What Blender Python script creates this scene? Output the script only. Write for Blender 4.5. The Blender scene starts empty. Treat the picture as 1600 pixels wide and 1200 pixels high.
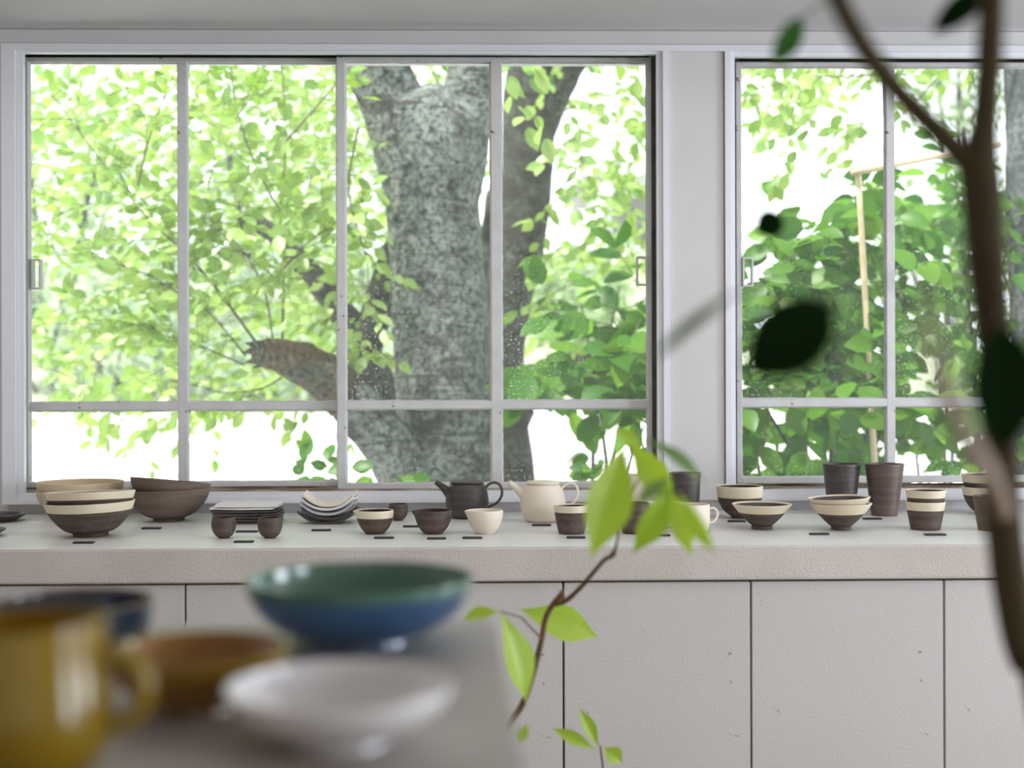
import bpy, bmesh, math, random
import numpy as np
from mathutils import Vector, Matrix, noise

R = random.Random(7)
scene = bpy.context.scene
C = scene.collection

# ------------------------------------------------------------------ camera
EYE = 1.15
YAW = math.radians(1.17)      # the camera looks a touch to the right of square-on
ROLL = -0.0031
cam_d = bpy.data.cameras.new('camera')
cam = bpy.data.objects.new('camera', cam_d); C.objects.link(cam)
cam_d.sensor_width = 36.0; cam_d.lens = 45.0
cam_d.clip_start = 0.02; cam_d.clip_end = 400
cam.matrix_world = (Matrix.Translation((0, 0, EYE)) @ Matrix.Rotation(-YAW, 4, 'Z')
                    @ Matrix.Rotation(math.pi/2, 4, 'X') @ Matrix.Rotation(ROLL, 4, 'Z'))
cam_d.dof.use_dof = True; cam_d.dof.focus_distance = 3.3; cam_d.dof.aperture_fstop = 2.0
scene.camera = cam
CM = cam.matrix_world.copy()

# ------------------------------------------------------------------ light
w = bpy.data.worlds.new('sky'); scene.world = w; w.use_nodes = True
w.node_tree.nodes['Background'].inputs[0].default_value = (0.90, 0.96, 1.0, 1)
w.node_tree.nodes['Background'].inputs[1].default_value = 2.3
sun_d = bpy.data.lights.new('sun', 'SUN'); sun_d.energy = 6.5; sun_d.angle = math.radians(2.5)
sun_d.color = (1.0, 0.95, 0.86)
sun = bpy.data.objects.new('sun', sun_d); C.objects.link(sun)
sun.rotation_euler = Vector((0.45, 0.30, -1.0)).to_track_quat('-Z', 'Y').to_euler()

def area(name, loc, target, sx, sy, power, col):
    d = bpy.data.lights.new(name, 'AREA'); d.shape = 'RECTANGLE'; d.size = sx; d.size_y = sy
    d.energy = power; d.color = col
    o = bpy.data.objects.new(name, d); C.objects.link(o); o.location = loc
    o.rotation_euler = (Vector(target) - Vector(loc)).to_track_quat('-Z', 'Y').to_euler()
area('daylight_from_side_window', (4.3, 2.1, 1.2), (0, 2.0, 1.15), 1.0, 1.6, 68, (0.86, 0.94, 1.04))
area('daylight_from_side_window', (4.3, -0.2, 1.2), (0, 0.2, 1.15), .9, 1.6, 56, (0.86, 0.94, 1.04))
area('daylight_from_rear_glazing', (0.8, -3.15, 1.05), (0.8, 0, 1.05), 6.8, 2.0, 15, (1.0, 0.90, 0.80))
area('overhead_fill', (0.1, 2.5, 2.15), (0.1, 2.5, 0), 4.6, 1.3, 12.5, (1.0, 0.985, 0.97))  # added overhead fill to brighten the worktop; no such fixture is known

scene.view_settings.view_transform = 'Standard'
scene.view_settings.look = 'None'
scene.view_settings.gamma = 1.0
scene.view_settings.use_curve_mapping = False
scene.view_settings.exposure = 0.35
try:
    scene.cycles.max_bounces = 8; scene.cycles.diffuse_bounces = 5
    scene.cycles.transparent_max_bounces = 16
    scene.cycles.sample_clamp_indirect = 6
    scene.cycles.use_denoising = True
    scene.cycles.caustics_reflective = False; scene.cycles.caustics_refractive = False
except Exception: pass

# ------------------------------------------------------------------ helpers
def ray(px, py):
    return (CM.to_3x3() @ Vector(((px-800)/2000, (600-py)/2000, -1.0)))
def P(px, py, D):                       # point at depth D
    return CM @ Vector(((px-800)/2000*D, (600-py)/2000*D, -D))
def onz(px, py, z):
    d = ray(px, py); t = (z-EYE)/d.z
    return Vector((0, 0, EYE)) + d*t
def ony(px, py, y):
    d = ray(px, py); t = y/d.y
    return Vector((0, 0, EYE)) + d*t
def depth(p): return -(CM.inverted() @ p).z
def to_px(p):
    q = CM.inverted() @ p
    return 800 - q.x/q.z*2000, 600 + q.y/q.z*2000

def tag(o, label=None, cat=None, group=None, kind=None):
    if label: o['label'] = label
    if cat: o['category'] = cat
    if group: o['group'] = group
    if kind: o['kind'] = kind
    return o
def link(name, me, m=None, parent=None, loc=None):
    if m is not None:
        for k in (m if isinstance(m, (list, tuple)) else [m]): me.materials.append(k)
    o = bpy.data.objects.new(name, me); C.objects.link(o)
    if parent is not None: o.parent = parent
    if loc is not None: o.location = loc
    return o
def empty(name, loc):
    o = bpy.data.objects.new(name, None); C.objects.link(o); o.location = loc
    o.empty_display_size = 0.05
    return o
def smooth(me, ang=None):
    me.polygons.foreach_set('use_smooth', [True]*len(me.polygons))
    if ang is not None:
        try: me.set_sharp_from_angle(angle=math.radians(ang))
        except Exception: pass

class MB:
    def __init__(s): s.v = []; s.f = []; s.mi = []
    def add(s, v, f, mi=0):
        n = len(s.v); s.v += [tuple(x) for x in v]; s.f += [tuple(i+n for i in q) for q in f]; s.mi += [mi]*len(f)
    def box(s, a, b, mi=0):
        x0, y0, z0 = [min(p, q) for p, q in zip(a, b)]; x1, y1, z1 = [max(p, q) for p, q in zip(a, b)]
        v = [(x0,y0,z0),(x1,y0,z0),(x1,y1,z0),(x0,y1,z0),(x0,y0,z1),(x1,y0,z1),(x1,y1,z1),(x0,y1,z1)]
        s.add(v, [(0,3,2,1),(4,5,6,7),(0,1,5,4),(1,2,6,5),(2,3,7,6),(3,0,4,7)], mi)
    def tube(s, pts, rad, n=8, mi=0, cap=True, wob=0, seed=0):
        pts = [Vector(p) for p in pts]
        t = (pts[1]-pts[0]).normalized()
        u = t.orthogonal().normalized(); vs = []
        for i, p in enumerate(pts):
            if i < len(pts)-1 and i > 0: t2 = (pts[i+1]-pts[i-1]).normalized()
            elif i == 0: t2 = (pts[1]-pts[0]).normalized()
            else: t2 = (pts[-1]-pts[-2]).normalized()
            u = (u - t2*u.dot(t2)).normalized(); b = t2.cross(u)
            r = rad[i] if isinstance(rad, (list, tuple)) else rad
            for k in range(n):
                a = 2*math.pi*k/n
                d = u*math.cos(a) + b*math.sin(a)
                rr = r
                if wob: rr = r*(1 + wob*noise.noise(d*1.7 + p*(1.2/max(r, .02))*0.35 + Vector((seed, 0, 0))) + wob*.35*noise.noise((p+d*r)*14))
                vs.append(p + d*rr)
        f = []
        for i in range(len(pts)-1):
            for k in range(n):
                k2 = (k+1) % n
                f.append((i*n+k, i*n+k2, (i+1)*n+k2, (i+1)*n+k))
        if cap:
            f.append(tuple(range(n-1, -1, -1))); f.append(tuple((len(pts)-1)*n+k for k in range(n)))
        s.add(vs, f, mi)
    def mesh(s, name='m'):
        me = bpy.data.meshes.new(name); me.from_pydata(s.v, [], s.f); 
        if any(s.mi): me.polygons.foreach_set('material_index', s.mi)
        me.update(); return me
def spline(ctrl, n=6):
    """Catmull-Rom through tuples of any length."""
    c = [tuple(x) for x in ctrl]; c = [c[0]] + c + [c[-1]]; out = []
    for i in range(1, len(c)-2):
        for k in range(n):
            t = k/n
            out.append(tuple(0.5*((2*b) + (-a+cc)*t + (2*a-5*b+4*cc-d)*t*t + (-a+3*b-3*cc+d)*t**3)
                             for a, b, cc, d in zip(c[i-1], c[i], c[i+1], c[i+2])))
    out.append(c[-2]); return out
def bevel_box(name, a, b, m, parent=None, bev=0.002, kind=None, loc=True):
    a = Vector(a); b = Vector(b); c = (a+b)/2
    bm = bmesh.new(); bmesh.ops.create_cube(bm, size=1)
    for v in bm.verts: v.co = Vector((v.co.x*abs(b.x-a.x), v.co.y*abs(b.y-a.y), v.co.z*abs(b.z-a.z)))
    if bev: bmesh.ops.bevel(bm, geom=bm.edges[:], offset=bev, segments=2, affect='EDGES')
    me = bpy.data.meshes.new(name); bm.to_mesh(me); bm.free()
    pl = Vector(parent.location) if parent is not None else Vector((0,0,0))
    o = link(name, me, m, parent, c-pl)
    if kind: o['kind'] = kind
    return o

# ------------------------------------------------------------------ materials
def mat(name, col, rough=0.6, spec=0.5, col2=None, scale=8, bump=0.0, bscale=60, detail=4, stretch=(1,1,1),
        coat=0.0, lo=0.35, hi=0.65, bdist=0.002, specks=None, coord='Object'):
    m = bpy.data.materials.new(name); m.use_nodes = True
    nt = m.node_tree; N = nt.nodes; L = nt.links
    bs = N['Principled BSDF']
    bs.inputs['Roughness'].default_value = rough
    bs.inputs['Specular IOR Level'].default_value = spec
    bs.inputs['Coat Weight'].default_value = coat
    bs.inputs['Coat Roughness'].default_value = 0.08
    bs.inputs['Base Color'].default_value = (*col, 1)
    tc = N.new('ShaderNodeTexCoord'); mp = N.new('ShaderNodeMapping'); mp.inputs['Scale'].default_value = stretch
    L.new(tc.outputs[coord], mp.inputs[0])
    last = None
    if col2:
        nz = N.new('ShaderNodeTexNoise'); nz.inputs['Scale'].default_value = scale; nz.inputs['Detail'].default_value = detail
        L.new(mp.outputs[0], nz.inputs['Vector'])
        rp = N.new('ShaderNodeValToRGB'); rp.color_ramp.elements[0].position = lo; rp.color_ramp.elements[1].position = hi
        rp.color_ramp.elements[0].color = (*col, 1); rp.color_ramp.elements[1].color = (*col2, 1)
        L.new(nz.outputs[0], rp.inputs[0]); last = rp.outputs[0]
    if specks:
        nz = N.new('ShaderNodeTexNoise'); nz.inputs['Scale'].default_value = specks[1]; nz.inputs['Detail'].default_value = 2
        L.new(tc.outputs[coord], nz.inputs['Vector'])
        rp = N.new('ShaderNodeValToRGB'); rp.color_ramp.elements[0].position = specks[2]; rp.color_ramp.elements[1].position = specks[2]+.04
        mx = N.new('ShaderNodeMix'); mx.data_type = 'RGBA'
        L.new(nz.outputs[0], rp.inputs[0]); L.new(rp.outputs[0], mx.inputs[0])
        if last: L.new(last, mx.inputs[6])
        else: mx.inputs[6].default_value = (*col, 1)
        mx.inputs[7].default_value = (*specks[0], 1); last = mx.outputs[2]
    if last: L.new(last, bs.inputs['Base Color'])
    if bump:
        nb = N.new('ShaderNodeTexNoise'); nb.inputs['Scale'].default_value = bscale; nb.inputs['Detail'].default_value = 5
        L.new(mp.outputs[0], nb.inputs['Vector'])
        bp = N.new('ShaderNodeBump'); bp.inputs['Strength'].default_value = bump; bp.inputs['Distance'].default_value = bdist
        L.new(nb.outputs[0], bp.inputs['Height']); L.new(bp.outputs[0], bs.inputs['Normal'])
    return m

def leaf_mat(name, cols, trans=0.55, rough=0.45, gloss=0.06):
    m = bpy.data.materials.new(name); m.use_nodes = True
    nt = m.node_tree; N = nt.nodes; L = nt.links
    for n in list(N): N.remove(n)
    out = N.new('ShaderNodeOutputMaterial')
    geo = N.new('ShaderNodeNewGeometry'); oi = N.new('ShaderNodeObjectInfo')
    ad = N.new('ShaderNodeMath'); ad.operation = 'ADD'
    L.new(geo.outputs['Random Per Island'], ad.inputs[0]); L.new(oi.outputs['Random'], ad.inputs[1])
    fr = N.new('ShaderNodeMath'); fr.operation = 'FRACT'; L.new(ad.outputs[0], fr.inputs[0])
    rp = N.new('ShaderNodeValToRGB'); el = rp.color_ramp.elements
    while len(el) < len(cols): el.new(0.5)
    for i, c in enumerate(cols):
        el[i].position = i/(len(cols)-1); el[i].color = (*c, 1)
    L.new(fr.outputs[0], rp.inputs[0])
    df = N.new('ShaderNodeBsdfDiffuse'); tr = N.new('ShaderNodeBsdfTranslucent'); gl = N.new('ShaderNodeBsdfGlossy')
    gl.inputs['Roughness'].default_value = rough
    L.new(rp.outputs[0], df.inputs[0])
    mm = N.new('ShaderNodeMix'); mm.data_type = 'RGBA'; mm.blend_type = 'MULTIPLY'; mm.inputs[0].default_value = 1
    L.new(rp.outputs[0], mm.inputs[6]); mm.inputs[7].default_value = (1.0, 1.0, 0.55, 1)
    L.new(mm.outputs[2], tr.inputs[0])
    a = N.new('ShaderNodeMixShader'); a.inputs[0].default_value = trans
    L.new(df.outputs[0], a.inputs[1]); L.new(tr.outputs[0], a.inputs[2])
    b = N.new('ShaderNodeMixShader'); b.inputs[0].default_value = gloss
    L.new(a.outputs[0], b.inputs[1]); L.new(gl.outputs[0], b.inputs[2])
    L.new(b.outputs[0], out.inputs[0])
    return m

def bark_mat(name, base, lichen, dark, lich=0.5, band=0.5):
    m = bpy.data.materials.new(name); m.use_nodes = True
    nt = m.node_tree; N = nt.nodes; L = nt.links; bs = N['Principled BSDF']
    bs.inputs['Roughness'].default_value = 0.85; bs.inputs['Specular IOR Level'].default_value = .25
    tc = N.new('ShaderNodeTexCoord')
    def nz(scale, det, st, rough=.6, dist=0.0):
        mp = N.new('ShaderNodeMapping'); mp.inputs['Scale'].default_value = st
        L.new(tc.outputs['Object'], mp.inputs[0])
        n = N.new('ShaderNodeTexNoise'); n.inputs['Scale'].default_value = scale; n.inputs['Detail'].default_value = det
        n.inputs['Roughness'].default_value = rough; n.inputs['Distortion'].default_value = dist
        L.new(mp.outputs[0], n.inputs['Vector']); return n.outputs[0]
    def ramp(src, a, b, ca=(0,0,0), cb=(1,1,1)):
        r = N.new('ShaderNodeValToRGB'); r.color_ramp.elements[0].position = a; r.color_ramp.elements[1].position = b
        r.color_ramp.elements[0].color = (*ca, 1); r.color_ramp.elements[1].color = (*cb, 1)
        L.new(src, r.inputs[0]); return r.outputs[0]
    def mix(f, a, b):
        x = N.new('ShaderNodeMix'); x.data_type = 'RGBA'; L.new(f, x.inputs[0])
        for k, c in ((6, a), (7, b)):
            if isinstance(c, tuple): x.inputs[k].default_value = (*c, 1)
            else: L.new(c, x.inputs[k])
        return x.outputs[2]
    col = ramp(nz(3.0, 5, (1, 1, .6)), .35, .65, base, tuple(c*.65 for c in base))
    l1 = ramp(nz(5.5, 9, (1, 1, 1.5), .78, .5), .5-.10*lich, .62-.10*lich)
    col = mix(l1, col, lichen)
    fine = ramp(nz(45, 6, (1, 1, .9), .75, .4), .46, .60)
    col = mix(fine, col, dark)
    bd = ramp(nz(7, 6, (.6, .6, 5.5), .7, .5), .52, .66)
    if band: col = mix(bd, col, tuple(c*.55 for c in base))
    L.new(col, bs.inputs['Base Color'])
    bp = N.new('ShaderNodeBump'); bp.inputs['Strength'].default_value = .9; bp.inputs['Distance'].default_value = .02
    h = N.new('ShaderNodeMath'); h.operation = 'ADD'; L.new(nz(30, 8, (1, 1, 1.3), .75, .5), h.inputs[0]); L.new(nz(7, 6, (.6, .6, 5.5), .7, .5), h.inputs[1])
    L.new(h.outputs[0], bp.inputs['Height']); L.new(bp.outputs[0], bs.inputs['Normal'])
    return m

M = {}
M['wall'] = mat('wall_paint', (.70, .69, .685), .85, .3, (.66, .65, .645), 3, .15, 90)
M['ceil'] = mat('ceiling_paint', (.68, .67, .68), .9, .2, (.65, .64, .65), 2, .1, 80)
M['casing'] = mat('casing_gloss_paint', (.84, .85, .89), .34, .5, (.81, .82, .86), 5, .12, 40, bdist=.001)
M['sash'] = mat('sash_paint_with_rust', (.70, .695, .70), .5, .4, (.64, .63, .635), 14, .35, 90, specks=((.33, .17, .07), 38, .71))
M['sill_rust'] = mat('rusty_track', (.16, .09, .055), .8, .3, (.50, .44, .38), 22, .5, 120, stretch=(.25, 1, 1), lo=.42, hi=.62)
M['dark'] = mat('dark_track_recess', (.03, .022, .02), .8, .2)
M['track'] = mat('weathered_side_track', (.20, .19, .165), .7, .3, (.13, .12, .10), 20, .3, 90)
M['top'] = mat('worktop_textured_paint', (.74, .72, .70), .40, .5, (.69, .67, .65), 4.5, .22, 260, bdist=.0010)
M['apron'] = mat('worktop_edge_rough_paint', (.72, .675, .635), .85, .25, (.66, .615, .57), 6, .5, 230, bdist=.003, detail=7)
M['door'] = mat('cabinet_paint', (.70, .68, .67), .6, .35, (.67, .65, .635), 2.5, .5, 190, bdist=.0016, specks=((.45, .36, .33), 34, .745))
M['carcass'] = mat('cabinet_inside', (.11, .05, .04), .8, .2)
M['floor'] = mat('floor_board', (.34, .27, .20), .5, .4, (.28, .21, .15), 3, .2, 40, stretch=(.3, 3, 1))
# pottery
M['brown'] = mat('unglazed_brown_stoneware', (.130, .095, .073), .62, .35, (.068, .050, .041), 22, .55, 130, stretch=(.5, .5, 3), bdist=.001, specks=((.30, .23, .18), 170, .69))
M['brown_gloss'] = mat('satin_dark_stoneware', (.10, .085, .08), .40, .5, (.055, .047, .045), 16, .5, 110, stretch=(.4, .4, 4), bdist=.0012, specks=((.24, .19, .16), 140, .70))
M['brown_red'] = mat('satin_reddish_stoneware', (.17, .12, .10), .40, .5, (.085, .062, .056), 14, .5, 110, stretch=(.4, .4, 4), bdist=.0012, specks=((.30, .22, .17), 140, .70))
M['taupe'] = mat('pale_brown_stoneware', (.20, .155, .12), .6, .35, (.145, .108, .085), 14, .5, 120, stretch=(.5, .5, 3), bdist=.001)
M['inside'] = mat('dark_bowl_interior', (.085, .055, .055), .35, .5, (.06, .04, .04), 12)
M['cream'] = mat('cream_band_slip', (.82, .73, .55), .5, .4, (.76, .66, .48), 18, .2, 120, bdist=.0005, specks=((.5, .42, .33), 160, .74))
M['cream_bowl'] = mat('buff_cream_glaze', (.68, .55, .38), .5, .4, (.62, .49, .33), 9, .2, 100, bdist=.0006)
M['ivory'] = mat('ivory_stoneware', (.86, .77, .65), .55, .4, (.82, .73, .60), 10, .3, 150, bdist=.0005, specks=((.62, .5, .38), 190, .74))
M['white_plate'] = mat('white_slip_plate', (.86, .84, .83), .6, .3, (.82, .79, .78), 12, .2, 90, bdist=.0006)
M['grey_plate'] = mat('blue_grey_slip_plate', (.56, .58, .62), .35, .5, (.48, .49, .52), 18, .2, 90, bdist=.0006)
M['dark_plate'] = mat('dark_plate_glaze', (.075, .06, .06), .3, .6, (.05, .042, .045), 14, .3, 90, bdist=.0008)
M['slate'] = mat('slate_tag', (.035, .035, .042), .55, .4, (.055, .055, .06), 60, .3, 150)
M['yellow'] = mat('yellow_mug_glaze', (.30, .195, .004), .2, .35, (.22, .13, .003), 5, coat=.3, lo=.3, hi=.7)
M['amber'] = mat('amber_bowl_glaze', (.36, .19, .006), .2, .5, (.24, .11, .004), 6, coat=.7)
M['amber_in'] = mat('amber_bowl_inside', (.36, .165, .006), .22, .5, (.26, .105, .004), 8, coat=.5)
M['blue'] = mat('deep_blue_glaze', (.05, .16, .34), .22, .6, (.03, .09, .20), 8, coat=.6)
M['green'] = mat('sea_green_glaze', (.055, .15, .085), .2, .6, (.08, .20, .14), 10, coat=.7)
M['navy'] = mat('navy_glaze', (.03, .055, .10), .2, .6, (.02, .035, .06), 9, coat=.7)
M['rimrust'] = mat('rust_brown_rim', (.22, .12, .06), .35, .5)
M['white_gloss'] = mat('white_bowl_glaze', (.84, .82, .82), .2, .55, (.78, .76, .76), 6, coat=.6)
M['table'] = mat('table_top_paint', (.47, .43, .40), .5, .4, (.42, .38, .35), 5, .3, 60)
M['pot'] = mat('plant_pot_glaze', (.5, .48, .45), .5, .4)
M['soil'] = mat('potting_soil', (.05, .035, .025), .95, .1, (.09, .065, .045), 60, .8, 80)
# plants
M['leaf_spring'] = leaf_mat('spring_leaf', [(.19, .34, .07), (.27, .43, .09), (.36, .50, .13), (.24, .40, .08)], .55)
M['leaf_broad'] = leaf_mat('broad_leaf', [(.030, .115, .008), (.055, .175, .012), (.11, .26, .02), (.04, .14, .010), (.18, .36, .03)], .42, .4, .02)
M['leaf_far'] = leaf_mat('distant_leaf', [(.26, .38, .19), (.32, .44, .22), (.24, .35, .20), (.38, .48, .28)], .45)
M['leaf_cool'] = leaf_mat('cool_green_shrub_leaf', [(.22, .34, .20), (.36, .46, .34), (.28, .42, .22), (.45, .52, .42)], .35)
M['leaf_magnolia'] = leaf_mat('fresh_green_leaf', [(.44, .66, .05), (.50, .70, .07), (.41, .64, .05)], .5, .4, .05)
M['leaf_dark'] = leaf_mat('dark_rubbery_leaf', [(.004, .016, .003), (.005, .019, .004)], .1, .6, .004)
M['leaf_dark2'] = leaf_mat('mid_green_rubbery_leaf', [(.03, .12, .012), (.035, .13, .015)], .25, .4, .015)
M['leaf_sage'] = leaf_mat('sage_green_leaf', [(.20, .33, .11), (.22, .35, .12)], .4, .5, .03)
M['leaf_grey'] = leaf_mat('dull_grey_green_leaf', [(.12, .18, .10), (.13, .19, .11)], .3, .5, .04)
M['bark'] = bark_mat('lichen_bark', (.080, .068, .068), (.30, .335, .31), (.030, .028, .030), 1.0)
M['bark2'] = bark_mat('brown_bark', (.075, .066, .058), (.13, .15, .125), (.035, .031, .03), .5)
M['bark3'] = bark_mat('grey_rough_bark', (.11, .12, .135), (.22, .235, .25), (.04, .04, .05), .6, 0)
M['stub'] = bark_mat('mossy_broken_limb', (.20, .115, .055), (.10, .105, .08), (.03, .027, .025), .6, 0)
M['twig'] = mat('twig_bark', (.13, .10, .09), .8, .2, (.09, .07, .06), 30)
M['stem'] = mat('branch_bark_green_brown', (.10, .085, .04), .7, .3, (.20, .10, .045), 14, .4, 90)
M['fig_stem'] = mat('indoor_tree_bark', (.060, .046, .026), .8, .15, (.085, .068, .036), 14, .3, 60)
M['fig_stem_pale'] = mat('indoor_tree_pale_branch', (.36, .28, .22), .75, .2, (.30, .23, .18), 14, .3, 60)
M['bamboo'] = mat('dry_bamboo', (.62, .50, .33), .5, .4, (.52, .42, .26), 20)
M['ground'] = mat('pale_paved_ground', (.80, .79, .77), .9, .2, (.72, .71, .69), .8, .2, 10)
M['gwall'] = mat('pale_retaining_wall', (.84, .84, .83), .85, .2, (.79, .79, .78), .6, .2, 10)
M['house'] = mat('pale_house_render', (.86, .86, .86), .85, .2, (.82, .82, .83), .5)
M['roof'] = mat('grey_roof', (.20, .19, .19), .7, .3, (.25, .24, .24), 3)
M['bank'] = mat('planted_earth_bank', (.30, .33, .22), .95, .1, (.42, .44, .34), 2.2, .5, 6)

def glass_mat():
    m = bpy.data.materials.new('old_dusty_window_glass'); m.use_nodes = True
    nt = m.node_tree; N = nt.nodes; L = nt.links
    for n in list(N): N.remove(n)
    out = N.new('ShaderNodeOutputMaterial')
    tr = N.new('ShaderNodeBsdfTransparent'); tr.inputs[0].default_value = (.97, .985, .98, 1)
    gl = N.new('ShaderNodeBsdfGlossy'); gl.inputs['Roughness'].default_value = .02
    df = N.new('ShaderNodeBsdfTranslucent'); df.inputs[0].default_value = (.9, .93, .92, 1)
    dd = N.new('ShaderNodeBsdfDiffuse'); dd.inputs[0].default_value = (.8, .8, .8, 1)
    dust_haze = N.new('ShaderNodeMixShader'); dust_haze.inputs[0].default_value = .5
    L.new(df.outputs[0], dust_haze.inputs[1]); L.new(dd.outputs[0], dust_haze.inputs[2])
    fr = N.new('ShaderNodeFresnel'); fr.inputs[0].default_value = 1.25
    a = N.new('ShaderNodeMixShader'); L.new(fr.outputs[0], a.inputs[0]); L.new(tr.outputs[0], a.inputs[1]); L.new(gl.outputs[0], a.inputs[2])
    tc = N.new('ShaderNodeTexCoord')
    n1 = N.new('ShaderNodeTexNoise'); n1.inputs['Scale'].default_value = 130; n1.inputs['Detail'].default_value = 3
    L.new(tc.outputs['Object'], n1.inputs['Vector'])
    r1 = N.new('ShaderNodeMapRange'); r1.inputs[1].default_value = .57; r1.inputs[2].default_value = .68; r1.inputs[4].default_value = .50
    L.new(n1.outputs[0], r1.inputs[0])
    n2 = N.new('ShaderNodeTexNoise'); n2.inputs['Scale'].default_value = 2.5; n2.inputs['Detail'].default_value = 4
    L.new(tc.outputs['Object'], n2.inputs['Vector'])
    r2 = N.new('ShaderNodeMapRange'); r2.inputs[1].default_value = .35; r2.inputs[2].default_value = .7; r2.inputs[4].default_value = 1
    L.new(n2.outputs[0], r2.inputs[0])
    sp = N.new('ShaderNodeSeparateXYZ'); L.new(tc.outputs['Generated'], sp.inputs[0])
    r3 = N.new('ShaderNodeMapRange'); r3.inputs[1].default_value = .0; r3.inputs[2].default_value = .6; r3.inputs[3].default_value = 1; r3.inputs[4].default_value = .25
    L.new(sp.outputs[2], r3.inputs[0])
    mu = N.new('ShaderNodeMath'); mu.operation = 'MULTIPLY'; L.new(r1.outputs[0], mu.inputs[0]); L.new(r3.outputs[0], mu.inputs[1])
    m2 = N.new('ShaderNodeMath'); m2.operation = 'MULTIPLY'; L.new(mu.outputs[0], m2.inputs[0]); L.new(r2.outputs[0], m2.inputs[1])
    ad = N.new('ShaderNodeMath'); ad.operation = 'ADD'; L.new(m2.outputs[0], ad.inputs[0]); ad.inputs[1].default_value = DUST_HAZE
    b = N.new('ShaderNodeMixShader'); L.new(ad.outputs[0], b.inputs[0]); L.new(a.outputs[0], b.inputs[1]); L.new(dust_haze.outputs[0], b.inputs[2])
    L.new(b.outputs[0], out.inputs[0])
    return m
DUST_HAZE = 0.042  # even pale veil: haze and glass reflections painted in along with dust
M['glass'] = glass_mat()

# ------------------------------------------------------------------ room
ZT = 0.78                     # worktop height
YW = 3.72                     # wall face above the worktop
CEIL = ony(800, 50, YW).z     # underside of ceiling where it meets the window trim
XL, XR, YB, YO = -2.7, 4.4, -3.2, 3.72+.15
def X(px, y=YW, py=420): return ony(px, py, y).x
def Z(py, y=YW, px=800): return ony(px, py, y).z

def structbox(name, a, b, m, bev=0):
    return bevel_box(name, a, b, m, None, bev, 'structure')
structbox('floor', (XL, YB, -.1), (XR, YO, 0), M['floor'])
structbox('ceiling', (XL, YB, CEIL), (XR, YO+.25, CEIL+.12), M['ceil'])
structbox('wall_left', (XL-.12, YB, -.1), (XL, YO, CEIL), M['wall'])
structbox('wall_right', (XR, YB, -.1), (XR+.12, YO, CEIL), M['wall'])
structbox('wall_back', (XL, YB-.12, -.1), (XR, YB, CEIL), M['wall'])

# window openings (wall plane); second window repeats the first one's width
w1x0, w1x1 = X(30), X(1027)
w2x0, w2x1 = X(1149), X(1149) + (w1x1-w1x0)
zb, zt = Z(767), Z(87.5)
GX, GT_ = .035, .04           # the rough opening is larger than the casing shows
vx = (w1x0, w1x1, w2x0, w2x1, zt)
w1x0 -= GX; w1x1 += GX; w2x0 -= GX; w2x1 += GX; zt += GT_
b = MB()
b.box((XL, YW, 0), (XR, YO, zb)); b.box((XL, YW, zt), (XR, YO, CEIL))
b.box((XL, YW, zb), (w1x0, YO, zt)); b.box((w1x1, YW, zb), (w2x0, YO, zt)); b.box((w2x1, YW, zb), (XR, YO, zt))
o = link('wall_front', b.mesh(), M['wall']); o['kind'] = 'structure'

# trim_1: continuous head board; trim_2: casings; sill mouldings
yc = YW - .022
structbox('trim_1', (XL, yc, Z(70, yc)), (XR, YW+.001, CEIL-.001), M['wall'], .002)
b = MB()
b.box((X(4, yc), yc-.008, Z(80, yc)), (XR, YW+.001, Z(70.5, yc)))         # stepped head moulding
b.box((X(25.5, yc), yc+.003, Z(84, yc+.003)), (X(1046, yc), YW-.0005, Z(80, yc)))
b.box((X(1134, yc), yc+.003, Z(88, yc+.003)), (XR, YW-.0005, Z(80, yc)))
o = link('trim_2', b.mesh(), M['casing']); o['kind'] = 'structure'
def casing(n, x0, x1, steps, z0, z1):
    b = MB()
    for (a, c, y) in steps: b.box((a, y, z0), (c, YW-.0006, z1))
    o = link('trim_%d' % n, b.mesh(), M['casing']); o['kind'] = 'structure'
zc0, zc1 = Z(784, yc), Z(80.0, yc)
casing(3, 0, 0, [(X(4, yc), X(25, yc), yc-.008), (X(25.5, yc), X(36, yc), yc+.004)], zc0, zc1)
casing(4, 0, 0, [(X(1027, yc), X(1036, yc), yc+.006), (X(1036.3, yc), X(1047, yc), yc-.006)], zc0, zc1)
casing(5, 0, 0, [(X(1133, yc), X(1142, yc), yc-.008), (X(1142.3, yc), X(1149.5, yc), yc+.004)], zc0, zc1)
structbox('trim_6', (X(1047.5, yc), yc+.002, Z(783, yc)), (X(1131.5, yc), YW+.001, zc1), M['wall'], .001)
b = MB()
for (xa, xb) in ((X(4, yc), X(1047, yc)), (X(1133, yc), XR)):
    b.box((xa, yc-.010, Z(784, yc)), (xb, YW+.001, Z(779, yc)))
    b.box((xa, yc-.004, Z(779, yc)), (xb, YW+.03, Z(774, yc)))
    b.box((xa, yc+.003, Z(774, yc)), (xb, YW+.05, zb+.002))
o = link('trim_7', b.mesh(), M['casing']); o['kind'] = 'structure'

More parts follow.
